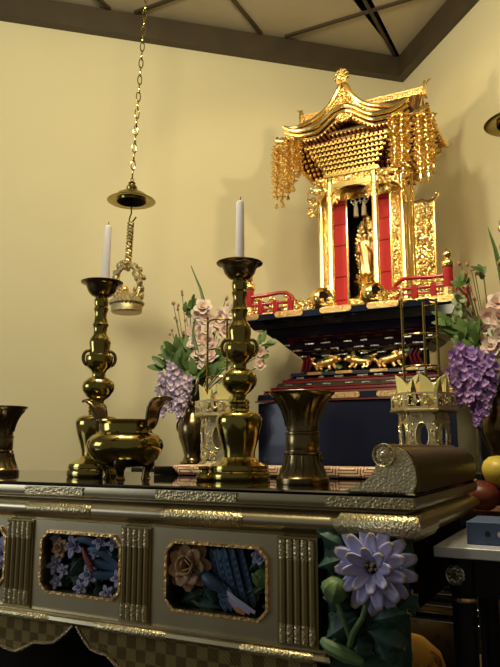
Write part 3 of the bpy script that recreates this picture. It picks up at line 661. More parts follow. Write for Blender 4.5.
# gilt lions in the waist, red brackets at its ends
def lion(cx, s, fl):
    y = DY0+.225; mb = MB(); z = 1.452
    P = [(-.075, .006, -.005), (-.045, -.002, .008), (-.01, -.006, .010), (.025, -.008, .018), (.05, -.012, .026)]
    mb.tube([(cx+fl*s*a, y+b, z+s*c) for a, b, c in P], [s*q for q in (.012, .022, .024, .026, .016)], 10)
    mb.ball((cx+fl*s*.065, y-.014, z+s*.034), s*.026, 10, 8); mb.ball((cx+fl*s*.088, y-.018, z+s*.027), s*.014, 8, 6)
    for a, c in ((-.06, -.03), (-.035, -.032), (.02, -.03), (.055, -.026)): mb.tube([(cx+fl*s*a*.85, y-.008, z), (cx+fl*s*a, y-.014, z+s*c*.6), (cx+fl*s*(a+.012), y-.018, z+s*c)], [s*.013, s*.009, s*.010], 8)
    mb.tube([(cx-fl*s*.07, y, z+.002), (cx-fl*s*.095, y-.005, z+s*.02), (cx-fl*s*.09, y-.01, z+s*.042), (cx-fl*s*.07, y-.01, z+s*.046)], [s*.010, s*.012, s*.012, s*.005], 8)
    rd = random.Random(int(cx*77))
    for k in range(12): mb.ball((cx+fl*s*(.05+rd.uniform(-.03, .02)), y-.012+rd.uniform(-.008, .004), z+s*(.034+rd.uniform(-.022, .026))), s*.010, 6, 5)
    mb.build('carved_lion', 'goldsoft', D)
for q in ((-1.385, .95, 1), (-1.19, .85, -1), (-1.015, 1., 1)): lion(*q)
mb = MB(); rr = random.Random(11)
for k in range(22):
    x = rr.uniform(-1.47, -.92); mb.petal((x, DY0+.236, rr.uniform(1.43, 1.49)), (rr.uniform(-1, 1), -.3, rr.uniform(-.2, 1)), (0, -1, 0), .045, .03)
mb.build('carved_foliage', 'green', D, solid=.003)
for x, s in ((-1.525, 1), (-.855, -1)):
    for k in range(3):
        mb = MB(); xx = x+s*.022*k; mb.tube([(xx-s*.012, DY0+.218, 1.510), (xx+s*.006, DY0+.212, 1.48), (xx-s*.002, DY0+.214, 1.45), (xx-s*.016, DY0+.222, 1.418)], [.007, .008, .008, .007], 8); mb.build('red_bracket', 'wine', D)
# railing
RZ = 1.735
def post(x, y):
    mb = MB(); mb.lathe([(.027, 0), (.027, .03)], (x, y, RZ), 20); mb.lathe([(0, .0), (.029, 0), (.029, .052), (.026, .055), (.0, .055)], (x, y, RZ), 8); b = mb.build('post_foot', 'goldsoft', D)
    mb = MB(); mb.lathe([(.0255, .05), (.0255, .165), (0, .165)], (x, y, RZ), 20); mb.build('rail_post', 'redl', D)
    mb = MB(); mb.lathe([(.0285, .160), (.031, .165), (.031, .186), (.028, .192), (.020, .196), (.012, .204), (.013, .210), (.020, .218), (.022, .228), (.019, .238), (.010, .247), (.005, .256), (0, .260)], (x, y, RZ), 20); mb.build('post_finial', 'gold', D)
for x, y in ((-1.788, 2.145), (-.652, 2.145), (-1.788, 2.665), (-.652, 2.665)): post(x, y)
def rail(pts, nm='rail', r=.011, m='redl'):
    mb = MB(); mb.tube(pts, r, 10); mb.build(nm, m, D)
for s, xa, xb in ((1, -1.788, -1.435), (-1, -.652, -.945)):
    y = 2.14
    rail([(xa, y, 1.852), (xa+s*.10, y, 1.852), (xa+s*.19, y, 1.860), (xa+s*.235, y, 1.856), (xa+s*.268, y, 1.832), (xa+s*.29, y, 1.80), (xb+s*.02, y, 1.778), (xb+s*.045, y, 1.772), (xb+s*.055, y, 1.784)])
    rail([(xa, y, 1.802), (xb-s*.05, y, 1.802)], r=.008); rail([(xa, y, 1.7435), (xb, y, 1.7435)], 'base_rail', .0085, 'goldsoft'); rail([(xa, y, 1.772), (xb, y, 1.772)], r=.006)
    for k in range(3):
        x = xa+s*(.075+.095*k); mb = MB(); mb.box((x, y, 1.782), (.030, .024, .075)); mb.build('rail_strut', 'redl', D, bevel=.003)
    for k in range(3):
        x = xa+s*(.03+.095*k); mb = MB(); w = .055; curls(mb, min(x, x+s*w), max(x, x+s*w), 1.755, 1.795, y, 16, .012, random.Random(k+int(100*xb)), .004); curls(mb, min(x, x+s*w), max(x, x+s*w), 1.812, 1.842, y, 12, .011, random.Random(k+3), .004); mb.build('openwork_infill', 'goldc', D)
    mb = MB(); curls(mb, min(xb-s*.06, xb+s*.06), max(xb-s*.06, xb+s*.06), 1.745, 1.80, y-.01, 26, .016, random.Random(6), .008); mb.build('openwork_infill', 'goldc', D)
for x in (-1.788, -.652):
    for z, r in ((1.852, .011), (1.802, .008), (1.772, .006)): rail([(x, 2.145, z), (x, 2.665, z)], r=r)
    rail([(x, 2.145, 1.7435), (x, 2.665, 1.7435)], 'base_rail', .0085, 'goldsoft')
    for k in range(4): mb = MB(); mb.box((x, 2.24+.1*k, 1.785), (.024, .03, .08)); mb.build('rail_strut', 'redl', D, bevel=.003)
rail([(-1.788, 2.68, 1.852), (-.652, 2.68, 1.852)])

# ------------------------------------------------------------------ golden shrine
SX, SY = -1.183, 2.46
S = thing('golden_shrine', 'golden miniature temple shrine with curved roof on the dais', 'shrine', (SX, SY, 1.7355))
mb = MB(); mb.bx(SX-.30, SX+.30, 2.33, 2.69, 1.736, 1.765); mb.bx(SX-.275, SX+.275, 2.36, 2.66, 1.765, 1.80); mb.build('base', 'gold', S, bevel=.004)
mb = MB(); mb.bx(SX-.165, SX+.165, 2.20, 2.33, 1.736, 1.757); mb.bx(SX-.15, SX+.15, 2.265, 2.36, 1.757, 1.780); mb.build('front_step', 'gold', S, bevel=.004)
def drum(x, y, ax):
    mb = MB(); ax = Vector(ax).normalized(); c = Vector((x, y, 1.736+.066))
    mb.lathe([(.030, -.055), (.044, -.052), (.058, -.038), (.064, -.012), (.064, .012), (.058, .036), (.050, .046), (.044, .048), (.036, .044), (.030, .034), (.030, -.04), (0, -.045)], c, 28, ax); d = mb.build('round_newel', 'gold', S)
    mb = MB(); mb.lathe([(0, -.002), (.031, 0), (.031, .006), (0, .008)], c+ax*.028, 20, ax); mb.build('newel_hollow', 'void', d)
    mb = MB(); curls(mb, x+.02, x+.09, 1.75, 1.80, y-.04, 16, .014, random.Random(int(x*50)), .01); mb.build('carved_scroll', 'goldc', d)
for x in (-1.352, -1.055): drum(x, 2.165, (.75, -.55, .12))
def pillar(x, y, r, z0, z1):
    mb = MB(); mb.lathe([(0, z0), (r*1.5, z0), (r*1.5, z0+.018), (r*1.2, z0+.03), (r, z0+.04), (r, z1), (0, z1)], (x, y, 0), 20); p = mb.build('pillar', 'gold', S)
    mb = MB(); mb.lathe([(r*1.12, z0+.05), (r*1.15, z0+.055), (r*1.15, z0+.10), (r*1.1, z0+.105)], (x, y, 0), 20); mb.build('pillar_band', 'goldc', p); mb = MB(); mb.lathe([(r*1.12, z1-.12), (r*1.15, z1-.115), (r*1.15, z1-.05), (r*1.1, z1-.045)], (x, y, 0), 20); mb.build('pillar_band', 'goldc', p)
for s in (-1, 1):
    pillar(SX+s*.132, 2.245, .019, 1.757, 2.50); pillar(SX+s*.247, 2.40, .020, 1.80, 2.54); pillar(SX+s*.247, 2.62, .020, 1.80, 2.54)
# front wall: carved strips, red panels, door posts
for s in (-1, 1):
    mb = MB(); a, b = sorted((SX+s*.228, SX+s*.185)); mb.bx(a, b, 2.40, 2.415, 1.80, 2.50); curls(mb, a+.004, b-.004, 1.82, 2.48, 2.40, 130, .013, random.Random(21+s), .010); mb.build('carved_strip', 'goldc', S)
    mb = MB(); mb.lathe([(.009, 1.80), (.009, 2.50)], (SX+s*.178, 2.398, 0), 12); mb.build('door_post', 'gold', S)
    mb = MB(); a, b = sorted((SX+s*.172, SX+s*.094)); mb.bx(a, b, 2.405, 2.415, 1.80, 2.44)
    d = mb.build('red_door', 'redc', S)
    for z in (1.84, 1.98, 2.17, 2.30, 2.42): mb = MB(); mb.tube([(a, 2.404, z), (b, 2.404, z)], .004, 6); mb.build('door_batten', 'redl', d)
    mb = MB(); mb.lathe([(.008, 1.80), (.008, 2.44)], (SX+s*.088, 2.40, 0), 12); mb.build('door_post', 'gold', S)
mb = MB(); mb.bx(SX-.247, SX+.247, 2.388, 2.412, 2.44, 2.54); mb.build('lintel', 'gold', S)
mb = MB(); mb.bx(SX-.235, SX+.235, 2.60, 2.615, 1.80, 2.54); mb.build('back_wall', 'void', S)
mb = MB(); mb.bx(SX+.236, SX+.247, 2.42, 2.60, 1.80, 2.54); mb.bx(SX+.243, SX+.252, 2.44, 2.50, 1.84, 2.48); mb.bx(SX+.243, SX+.252, 2.53, 2.59, 1.84, 2.48); mb.build('side_wall', 'gold', S, bevel=.003)
mb = MB(); mb.bx(SX-.247, SX-.236, 2.42, 2.60, 1.80, 2.54); mb.build('side_wall', 'gold', S, bevel=.003)
mb = MB(); mb.bx(SX-.236, SX+.236, 2.40, 2.61, 2.525, 2.54); mb.build('inner_ceiling', 'void', S)
# porch beam and its carved ends
mb = MB(); mb.bx(SX-.155, SX+.155, 2.232, 2.258, 2.465, 2.492); mb.bx(SX-.165, SX+.165, 2.228, 2.262, 2.535, 2.552)
for k in range(5): mb.bx(SX-.13+.065*k-.009, SX-.13+.065*k+.009, 2.236, 2.254, 2.49, 2.537)
N = 12; arch = [(SX-.115+.23*k/N, 2.438+.028*(1-((k/N-.5)*2)**2)) for k in range(N+1)]
mb.prism(arch+[(SX+.115, 2.468), (SX-.115, 2.468)], 2.236, 2.254); mb.build('porch_beam', 'gold', S, smooth=25)
for k in range(4): mb = MB(); mb.bx(SX-.116+.065*k, SX-.080+.065*k, 2.243, 2.247, 2.495, 2.532); curls(mb, SX-.118+.065*k, SX-.078+.065*k, 2.497, 2.53, 2.244, 9, .012, random.Random(30+k), .008); mb.build('carved_infill', 'goldc', S)
for s in (-1, 1):
    for p, q, z0, z1, y, n, sz, sd in ((.115, .075, 2.37, 2.46, 2.244, 20, .014, 33), (.15, .225, 2.44, 2.53, 2.244, 26, .018, 35), (.25, .32, 2.36, 2.54, 2.37, 22, .018, 38)):
        a, b = sorted((SX+s*p, SX+s*q)); mb = MB(); curls(mb, a, b, z0, z1, y, n, sz, random.Random(sd+s), .013); mb.build('carved_nosing', 'goldc', S)
for s in (-1, 1):
    mb = MB(); mb.tube([(SX+s*.132, 2.25, 2.47), (SX+s*.17, 2.30, 2.485), (SX+s*.22, 2.36, 2.475), (SX+s*.247, 2.40, 2.46)], [.013, .015, .015, .013], 10); mb.build('rainbow_beam', 'gold', S)
# stepped brackets: an upside-down pyramid of little blocks
mb = MB()
mb.grid(lambda u, v: [(SX+(-.24-.19*v), 2.39-.16*v, 2.545+.225*v), (SX+(.24+.19*v), 2.39-.16*v, 2.545+.225*v), (SX+(.24+.19*v), 2.63+.06*v, 2.545+.225*v), (SX-(.24+.19*v), 2.63+.06*v, 2.545+.225*v)][round(u*4) % 4], 4, 6, True)
mb.build('bracket_core', 'wine', S, smooth=20)
for j in range(9):
    v = (j+.5)/9; z = 2.55+.215*v; hx = .245+.17*v; yf = 2.385-.15*v; mb = MB(); n = 19+j
    for k in range(n):
        x = SX-hx+2*hx*(k+.5*(j % 2)+.25)/n; mb.box((x, yf-.006, z), (hx*2/n*.60, .030, .013)); mb.box((x, yf-.018, z-.008), (hx*2/n*.34, .022, .010))
    mb.bx(SX-hx, SX+hx, yf+.004, yf+.014, z-.004, z+.004); n2 = 8
    for s in (-1, 1):
        for k in range(n2): y = yf+(.25+.2*v)*(k+.5)/n2; mb.box((SX+s*(hx+.006), y, z), (.030, .018, .013)); mb.box((SX+s*(hx+.016), y, z-.008), (.022, .009, .010))
    mb.build('bracket_row', 'gold', S, smooth=20)
# red and gold stub ends of beams in the row below the porch
mb = MB()
for j in range(7):
    n = 13+j; hx = .155+.016*j; y = 2.24-.012*j; z = 2.562+.024*j; mb = MB(); mb.bx(SX-hx, SX+hx, y+.006, y+.022, z-.004, z+.004)
    for k in range(n): x = SX-hx+2*hx*(k+.5*(j % 2)+.25)/n; mb.box((x, y, z), (2*hx/n*.58, .030, .014)); mb.box((x, y-.010, z-.009), (2*hx/n*.32, .022, .010))
    mb.build('bracket_row', 'gold', S, smooth=20)
mb = MB(); mb.grid(lambda u, v: (SX+(2*u-1)*(.14+.11*v), 2.262-.08*v, 2.552+.18*v), 8, 2); mb.build('porch_bracket_core', 'wine', S, solid=.004)
# main roof: concave slopes, hip skirt, ridge
EX, EY, ZR, ZE = .455, .26, 3.045, 2.790
def zprof(v): return ZR-(ZR-ZE)*(1-(1-v)**1.7)
def slope(u, v, sg):
    a = 2*u-1; hx = .36 if v < .55 else .36+(EX-.36)*((v-.55)/.45)
    return (SX+a*hx, SY+sg*EY*v, zprof(v)+.035*abs(a)**5*v*v)
for sg in (-1, 1):
    mb = MB(); mb.grid(lambda u, v: slope(u, v, sg), 24, 14); mb.build('roof_slope', 'roof', S, solid=.014)
for sg in (-1, 1):
    mb = MB(); mb.grid(lambda u, v: (SX+sg*(.36+(EX-.36)*v), SY+(2*u-1)*EY*(.55+.45*v), zprof(.55+.45*v)+.035*abs(2*u-1)**5*(.55+.45*v)**2*v), 16, 6); mb.build('roof_skirt', 'roof', S, solid=.014)
    mb = MB(); poly = [(SY+EY*a, zprof(abs(a))) for a in [(-.55+1.1*k/14) for k in range(15)]]; mb.prism(poly, 0, .012, lambda x, z, y: (SX+sg*(.325+y), x, z-.004)); mb.build('gable_wall', 'goldc', S)
    for s2 in (-1, 1):      # bargeboards and descending ridges
        mb = MB(); mb.tube([(SX+sg*.372, SY+s2*EY*.62*k/10, zprof(.62*k/10)-.004) for k in range(11)], [.014]*11, 8, flat=.6); mb.build('bargeboard', 'gold', S)
        mb = MB(); mb.tube([(SX+sg*(.335+.09*max(0, (k-4)/6)), SY+s2*EY*(.10+.88*k/10), zprof(.10+.88*k/10)+.016+.02*(k/10)**4) for k in range(11)], [.011]*11, 8); mb.build('descending_ridge', 'gold', S)
        mb = MB(); mb.tube([(SX+sg*(.36+(EX-.36)*k/8), SY+s2*EY*(.55+.45*k/8), zprof(.55+.45*k/8)+.012+.035*(k/8)**4) for k in range(9)], [.010]*9, 8); mb.build('hip_ridge', 'gold', S)
mb = MB(); q = []
for k in range(25): a = -1+2*k/24; q.append((SX+a*EX, SY-EY, ZE-.006+.035*abs(a)**5))
mb.tube(q, .013, 8); q = [(SX+EX, SY+EY*a, ZE-.006+.035*abs(a)**5) for a in [(-1+2*k/16) for k in range(17)]]; mb.tube(q, .013, 8); q = [(SX-EX, p[1], p[2]) for p in q]; mb.tube(q, .013, 8)
q = [(SX+(-1+2*k/24)*EX, SY+EY, ZE-.006+.035*abs(-1+2*k/24)**5) for k in range(25)]; mb.tube(q, .013, 8); mb.build('eave_edge', 'gold', S)
mb = MB()
for k in range(34):
    a = -1+2*(k+.5)/34; mb.box((SX+a*(EX-.02), SY-EY+.035, ZE-.026+.03*abs(a)**5), (.010, .09, .010), 0, radians(-8))
for s in (-1, 1):
    for k in range(16): a = -1+2*(k+.5)/16; mb.box((SX+s*(EX-.035), SY+a*(EY-.02), ZE-.026+.03*abs(a)**5), (.09, .010, .010))
mb.build('rafters', 'goldsoft', S, smooth=20)
mb = MB(); mb.bx(SX-.43, SX+.43, SY-.235, SY+.235, 2.755, 2.768); mb.build('eave_soffit', 'roof', S)
mb = MB(); mb.bx(SX-.385, SX+.385, SY-.012, SY+.012, 3.03, 3.066); mb.bx(SX-.395, SX+.395, SY-.018, SY+.018, 3.066, 3.076)
for k in range(26): mb.ball((SX-.375+.03*k, SY-.014, 3.054), .009, 6, 5, (1, .6, 1))
rg = mb.build('roof_ridge', 'goldsoft', S, smooth=25)
for s in (-1, 1): mb = MB(); mb.prism([(-.03, 3.02), (.03, 3.02), (.032, 3.06), (.02, 3.10), (0, 3.12), (-.02, 3.10), (-.032, 3.06)], .385, .40, lambda x, z, y: (SX+s*y, SY+x, z)); mb.tube([(SX+s*.39, SY, 3.09), (SX+s*.405, SY, 3.115), (SX+s*.43, SY, 3.125)], [.010, .008, .003], 6); mb.build('ridge_end', 'gold', rg, smooth=25)
# porch roof: pointed concave gable over an undulating eave
YF = 2.125; PZ = [(0, 3.050), (.02, 3.012), (.045, 2.965), (.075, 2.925), (.11, 2.892), (.155, 2.866), (.21, 2.846), (.28, 2.832), (.335, 2.838), (.372, 2.856)]
def pz(a):
    a = abs(a)
    for (x0, z0), (x1, z1) in zip(PZ, PZ[1:]):
        if a <= x1: t = (a-x0)/(x1-x0); return z0+(z1-z0)*t
    return PZ[-1][1]
def kz(a):       # undulating lower eave line
    a = abs(a); bell = .5+.5*cos(pi*min(1, a/.19)); return 2.788+.092*bell+.045*max(0, (a-.24)/.13)**2
mb = MB(); mb.grid(lambda u, v: (SX+(2*u-1)*.365, YF+.015+v*(.30-.10*abs(2*u-1)), pz((2*u-1)*.365)+.010*v), 40, 6); mb.build('porch_roof', 'roof', S, solid=.014)
for nm, fz, y, r in (('porch_gable_board', lambda a: pz(a), YF, .015), ('porch_gable_board', lambda a: pz(a)-.020 if abs(a) < .27 else pz(a)-.012, YF+.012, .010)):
    mb = MB(); mb.tube([(SX-.37+.74*k/48, y, fz(-.37+.74*k/48)) for k in range(49)], [r*(.65+.35*(1-abs(k-24)/24)) for k in range(49)], 8); mb.build(nm, 'gold', S)
for dz, y, r in ((.016, YF-.004, .013), (-.010, YF+.010, .011), (-.034, YF+.026, .008)):
    mb = MB(); mb.tube([(SX-.365+.73*k/60, y, kz(-.365+.73*k/60)+dz) for k in range(61)], r, 8); mb.build('undulating_eave', 'gold', S)
mb = MB(); P = [(SX-.20+.40*k/30, kz(-.20+.40*k/30)+.02) for k in range(31)]+[(SX+.20-.40*k/30, max(pz(.20-.40*k/30)-.012, kz(.20-.40*k/30)+.022)) for k in range(31)]
mb.prism(P, YF+.012, YF+.03); gb = mb.build('gable_field', 'goldc', S, smooth=0)
mb = MB(); curls(mb, SX-.05, SX+.05, 2.915, 2.965, YF+.006, 34, .016, random.Random(50), .012); curls(mb, SX-.018, SX+.018, 2.96, 3.0, YF+.004, 12, .013, random.Random(51), .012); mb.build('gable_ornament', 'goldc', gb)
mb = MB(); mb.grid(lambda u, v: (SX+(2*u-1)*.33, YF+.04+.19*v, kz((2*u-1)*.33)-.03-.02*v), 40, 4); mb.build('porch_soffit', 'roof', S, solid=.008)
mb = MB(); mb.lathe([(0, -.008), (.05, -.006), (.058, 0), (.05, .008), (0, .010)], (SX, YF+.02, 2.838), 24, (0, -1, 0)); mb.v = [(p[0], p[1], 2.838+(p[2]-2.838)*.5) for p in mb.v]; curls(mb, SX-.04, SX+.04, 2.825, 2.85, YF+.008, 14, .011, random.Random(52), .006); mb.build('pendant_boss', 'goldc', S)
for k in range(30): pass
mb = MB()
for k in range(32): a = -.34+.68*(k+.5)/32; mb.box((SX+a, YF+.05, kz(a)-.046), (.009, .07, .009))
mb.build('rafters', 'goldsoft', S, smooth=20)
mb = MB(); mb.tube([(SX, YF-.005, 3.05), (SX, YF+.12, 3.055), (SX, SY-.02, 3.05)], .016, 8); mb.build('porch_ridge', 'gold', S)
mb = MB(); mb.prism([(-.028, 3.03), (.028, 3.03), (.032, 3.06), (.020, 3.085), (.008, 3.095), (0, 3.115), (-.008, 3.095), (-.020, 3.085), (-.032, 3.06)], YF-.02, YF+.01, lambda x, z, y: (SX+x, y, z))
for k in range(7): a = pi*k/6; mb.ball((SX+.036*cos(a), YF-.012, 3.062+.048*sin(a)), .012, 8, 6)
curls(mb, SX-.025, SX+.025, 3.04, 3.09, YF-.02, 12, .012, random.Random(55), .006); mb.build('gable_finial', 'gold', S, smooth=30)
# open carved wing on the right
mb = MB(); x0, x1, y = -.886, -.775, 2.47
mb.bx(x0, x1, y, y+.006, 1.80, 2.38); curls(mb, x0+.008, x1-.012, 1.82, 2.37, y, 110, .020, random.Random(60), .012); mb.build('carved_wing', 'goldc', S)
mb = MB(); mb.lathe([(0, 1.737), (.009, 1.737), (.009, 2.40), (0, 2.40)], (x1, y, 0), 12); mb.tube([(x0, y, 2.385), (x0+.05, y-.003, 2.392), (x1-.03, y-.004, 2.375), (x1+.005, y-.004, 2.385), (x1+.03, y-.004, 2.405), (x1+.028, y-.004, 2.422), (x1+.012, y-.004, 2.42)], [.008, .010, .011, .011, .009, .008, .005], 8); mb.bx(-.935, x0, y, y+.006, 1.80, 1.83); mb.build('wing_post', 'gold', S)
# statue inside
t = thing('statue', 'small gilded standing robed figure with an almond halo inside the shrine', 'statue', (-1.183, 2.47, 1.8005))
cx, cy = -1.183, 2.47
mb = MB(); mb.bx(cx-.085, cx+.085, cy-.065, cy+.065, 1.801, 1.84); mb.lathe([(0, 1.84), (.075, 1.84), (.08, 1.85), (.05, 1.875), (.05, 1.92), (.07, 1.94), (.074, 1.95), (0, 1.95)], (cx, cy, 0), 24); mb.build('stepped_base', 'goldc', t)
mb = MB()
for j in range(2):
    for i in range(12): a = 2*pi*(i+.5*j)/12; mb.petal((cx+.032*cos(a), cy+.032*sin(a), 1.952+.012*j), (cos(a), sin(a), .75), (-cos(a)*.6, -sin(a)*.6, 1), .042, .026)
mb.lathe([(0, 1.95), (.036, 1.95), (.038, 1.985), (0, 1.985)], (cx, cy, 0), 20); mb.build('lotus_seat', 'gold', t, solid=.003)
mb = MB()
def body(u, v):
    a = 2*pi*u; z = 1.984+.262*v
    w = [(0, .036), (.06, .037), (.25, .034), (.45, .037), (.6, .040), (.72, .042), (.79, .040), (.82, .026), (.835, .0135), (.855, .0125), (.87, .0165), (.90, .0205), (.93, .0215), (.96, .019), (.985, .012), (1, .001)]
    for (p, q), (p2, q2) in zip(w, w[1:]):
        if v <= p2: r = q+(q2-q)*(v-p)/(p2-p); break
    fold = (1+.06*cos(a*9+8*v)*(1 if v < .62 else 0)); return (cx+r*cos(a)*fold*(1 if v < .83 else .86), cy+r*sin(a)*fold*(.72 if v < .83 else 1.), z)
mb.grid(body, 36, 48, True)
for s in (-1, 1):
    mb.tube([(cx+s*.037, cy, 2.182), (cx+s*.046, cy-.004, 2.15), (cx+s*.044, cy-.016, 2.12), (cx+s*.024, cy-.038, 2.125 if s < 0 else 2.15)], [.012, .013, .011, .006], 8)
    hz = 2.128 if s < 0 else 2.155
    for k in range(4): mb.tube([(cx+s*(.022-.003*k), cy-.038, hz), (cx+s*(.019-.003*k), cy-.043, hz+.010), (cx+s*(.018-.003*k), cy-.044, hz+.018-.002*abs(k-1.5))], [.0018, .0016, .001], 5)
    mb.tube([(cx+s*.025, cy-.037, hz-.002), (cx+s*.029, cy-.042, hz+.006)], [.002, .0012], 5)
    mb.tube([(cx+s*.0185, cy, 2.222), (cx+s*.020, cy, 2.214), (cx+s*.018, cy, 2.203)], [.003, .003, .003], 5); mb.ball((cx+s*.007, cy-.0185, 2.2225), .0025, 6, 4, (1.3, .6, .6))
mb.ball((cx, cy-.021, 2.217), .003, 6, 5, (.8, 1, 1.6)); mb.ball((cx, cy-.0185, 2.209), .003, 6, 4, (1.5, .6, .5))
bd = mb.build('figure', 'skin', t)
mb = MB(); rd = random.Random(3)
for k in range(70):
    a = rd.uniform(0, 6.28); e = rd.uniform(.15, 1.5); mb.ball((cx+.0195*cos(a)*cos(e), cy+.002+.021*sin(a)*cos(e), 2.228+.019*sin(e)), .0038, 5, 4)
mb.ball((cx, cy+.004, 2.249), .009, 8, 6); mb.build('curled_hair', 'navy', bd)
al = [(cx+.075*sin(pi*min(1, .10+.90*v))**.8*sg, 1.98+.40*v) for sg, rng in ((1, range(17)), (-1, range(16, -1, -1))) for v in [k/16 for k in rng]]
mb = MB(); mb.prism(al, cy+.045, cy+.052)
for k in range(34): x, z = al[k]; mb.ball((x, cy+.045, z), .010, 6, 5)
curls(mb, cx-.06, cx+.06, 2.02, 2.34, cy+.045, 80, .014, random.Random(70), .006); mb.tube([(cx, cy+.048, 1.96), (cx, cy+.048, 2.05)], .008, 6); mb.build('almond_halo', 'goldc', t)
# knotted tassels in the doorway
t = thing('knotted_tassel', 'pale silver knotted cord with two tassels hanging in the shrine doorway', 'tassel', (-1.175, 2.36, 2.44))
mb = MB(); tx = -1.175
for s in (-1, 1):
    for r, dx, dz in ((.016, .016, -.020), (.014, .040, -.026), (.012, .03, -.042)): mb.tube([(tx+s*dx+r*cos(q), 2.36+.003*sin(2*q), 2.44+dz+r*.8*sin(q)) for q in [i*2*pi/14 for i in range(14)]], .0038, 6, True)
mb.tube([(tx, 2.36, 2.445), (tx, 2.36, 2.41), (tx+.004, 2.36, 2.395)], .004, 6); mb.build('cord_knot', 'silver', t)
for s in (-1, 1):
    mb = MB(); mb.lathe([(0, 0), (.006, 0), (.010, -.012), (.008, -.018), (.013, -.03), (.0145, -.085), (0, -.087)], (tx+s*.024, 2.36, 2.402), 14); mb.build('tassel', 'beige', t)
# bead garlands under the eaves
def garland(p, L, label, seed):
    t = thing('bead_garland', label, 'garland', p, 'gilt bead garlands under the shrine eaves'); p = Vector(p); rd = random.Random(seed)
    mb = MB(); mb.tube([p, p+Vector((0, 0, -.03))], .004, 6); mb.lathe([(0, -.02), (.02, -.026), (.045, -.044), (.048, -.052), (.03, -.05), (0, -.042)], p, 12); mb.build('bead_canopy', 'gold', t)
    for i in range(6):
        a = 2*pi*i/6; c = p+Vector((.042*cos(a), .042*sin(a), 0)); ln = L*(1 if i in (4, 5) else rd.uniform(.66, .88)); mb = MB(); z = -.048; k = 0
        mb.tube([c+Vector((0, 0, -.045)), c+Vector((0, 0, -ln+.02))], .0022, 5)
        while z > -ln+.03:
            q = c+Vector((rd.uniform(-.006, .006), rd.uniform(-.006, .006), z))
            for m_ in range(5): b = 2*pi*m_/5+k*.6; mb.petal(q, (cos(b), sin(b), .25), (0, 0, 1), .030, .024)
            mb.ball(q, .009, 6, 5); z -= .029; k += 1
        mb.lathe([(0, .024), (.005, .02), (.008, .008), (.012, -.004), (.008, -.004), (0, .004)], c+Vector((0, 0, -ln)), 10); mb.build('bead_strand', 'gold', t, solid=.002, local=False)
garland((-.868, 2.128, 2.795), .40, 'gilt bead garland under the right tip of the porch eave', 1)
garland((-.748, 2.185, 2.795), .42, 'gilt bead garland at the right corner of the main eave, above the carved wing', 2)
garland((-1.500, 2.128, 2.795), .36, 'gilt bead garland under the left tip of the porch eave', 3)
garland((-1.592, 2.185, 2.795), .42, 'gilt bead garland at the left corner of the main eave, lowest hanging', 4)
# ------------------------------------------------------------------ flowers
def fvase(loc, label):
    t = thing('flower_vase', label, 'vase', loc, 'pair of flower vases'); mb = MB()
    mb.lathe([(0, 0), (.062, 0), (.064, .012), (.05, .022), (.042, .045), (.05, .08), (.072, .14), (.078, .19), (.066, .235), (.045, .262), (.042, .29), (.056, .318), (.060, .325), (.055, .325), (.036, .29), (.036, .2), (0, .19)], n=40); mb.build('body', 'bronze', t, local=True)
    for s in (-1, 1): mb = MB(); mb.tube([(s*(.068+.030*sin(a)), 0, .20+.035*cos(a)) for a in [i*pi/8 for i in range(9)]], .006, 8); mb.build('ear_handle', 'bronze', t, local=True)
    return t
fvase((-1.925, 1.76, SZ), 'bronze flower vase under the left bouquet, beside the half hidden openwork pedestal'); fvase((-.405, 1.80, SZ), 'dark bronze flower vase at the right picture edge above the fruit')
VL, VR = Vector((-1.925, 1.76, SZ+.315)), Vector((-.405, 1.80, SZ+.315))
rf = random.Random(17)
def stemto(mb, a, b, r=.003, sag=.02):
    a, b = Vector(a), Vector(b); mb.tube([a.lerp(b, k/6)+Vector((0, 0, sag*sin(pi*k/6))) for k in range(7)], r, 5)
def blossom(mb, c, s, n):
    c = Vector(c); n = Vector(n).normalized(); x = n.orthogonal().normalized(); y = n.cross(x)
    for cnt, tilt, lf in ((5, .35, 1.), (4, .85, .8), (3, 1.2, .55)):
        for i in range(cnt):
            a = 2*pi*i/cnt+rf.uniform(-.25, .25)+lf; rd = x*cos(a)+y*sin(a)
            mb.petal(c-n*s*.25, rd*cos(tilt)+n*sin(tilt), n*cos(tilt)-rd*sin(tilt), s*lf, s*.85, .4, rf.uniform(-.25, .1), .45, 4, 4)
def flower_stem(pts, base, label, group, s=.046, m='pink'):
    pts = [Vector(p) for p in pts]; t = thing('blossom_spray', label, 'flower', base, group)
    mb = MB(); mb.tube([Vector(base)]+sorted([p+Vector((0, .02, 0)) for p in pts], key=lambda p: p.z), .0035, 6); mb.build('stem', 'stem', t)
    for p in pts:
        mb = MB(); blossom(mb, p, s*rf.uniform(.9, 1.15), (rf.uniform(-.1, .6), -1, rf.uniform(-.2, .4))); mb.build('blossom', m if rf.random() < .6 else ('white' if m == 'pink' else 'pink'), t)
def leaf_branch(leaves, base, label, group, L=.07, W=.038, m='green'):
    t = thing('leafy_branch', label, 'branch', base, group); mb = MB(); c = Vector((0, 0, 0))
    for l in leaves: stemto(mb, base, l, .0028)
    mb.build('twig', 'stem', t)
    for l in leaves:
        l = Vector(l); d = (l-Vector(base)); d.y *= .3; d = d.normalized()
        for k in range(6):
            dd = d+Vector((rf.uniform(-.9, .9), rf.uniform(-.8, .4), rf.uniform(-.7, .7))); mb = MB(); mb.petal(l+Vector((rf.uniform(-.025, .025), rf.uniform(-.02, .02), rf.uniform(-.025, .025))), dd, Vector((rf.uniform(-.4, .4), -1, .6)), L*rf.uniform(.8, 1.2), W*rf.uniform(.8, 1.2), .25, -.15, .6, 4, 6, .3); mb.build('leaf', m, t)
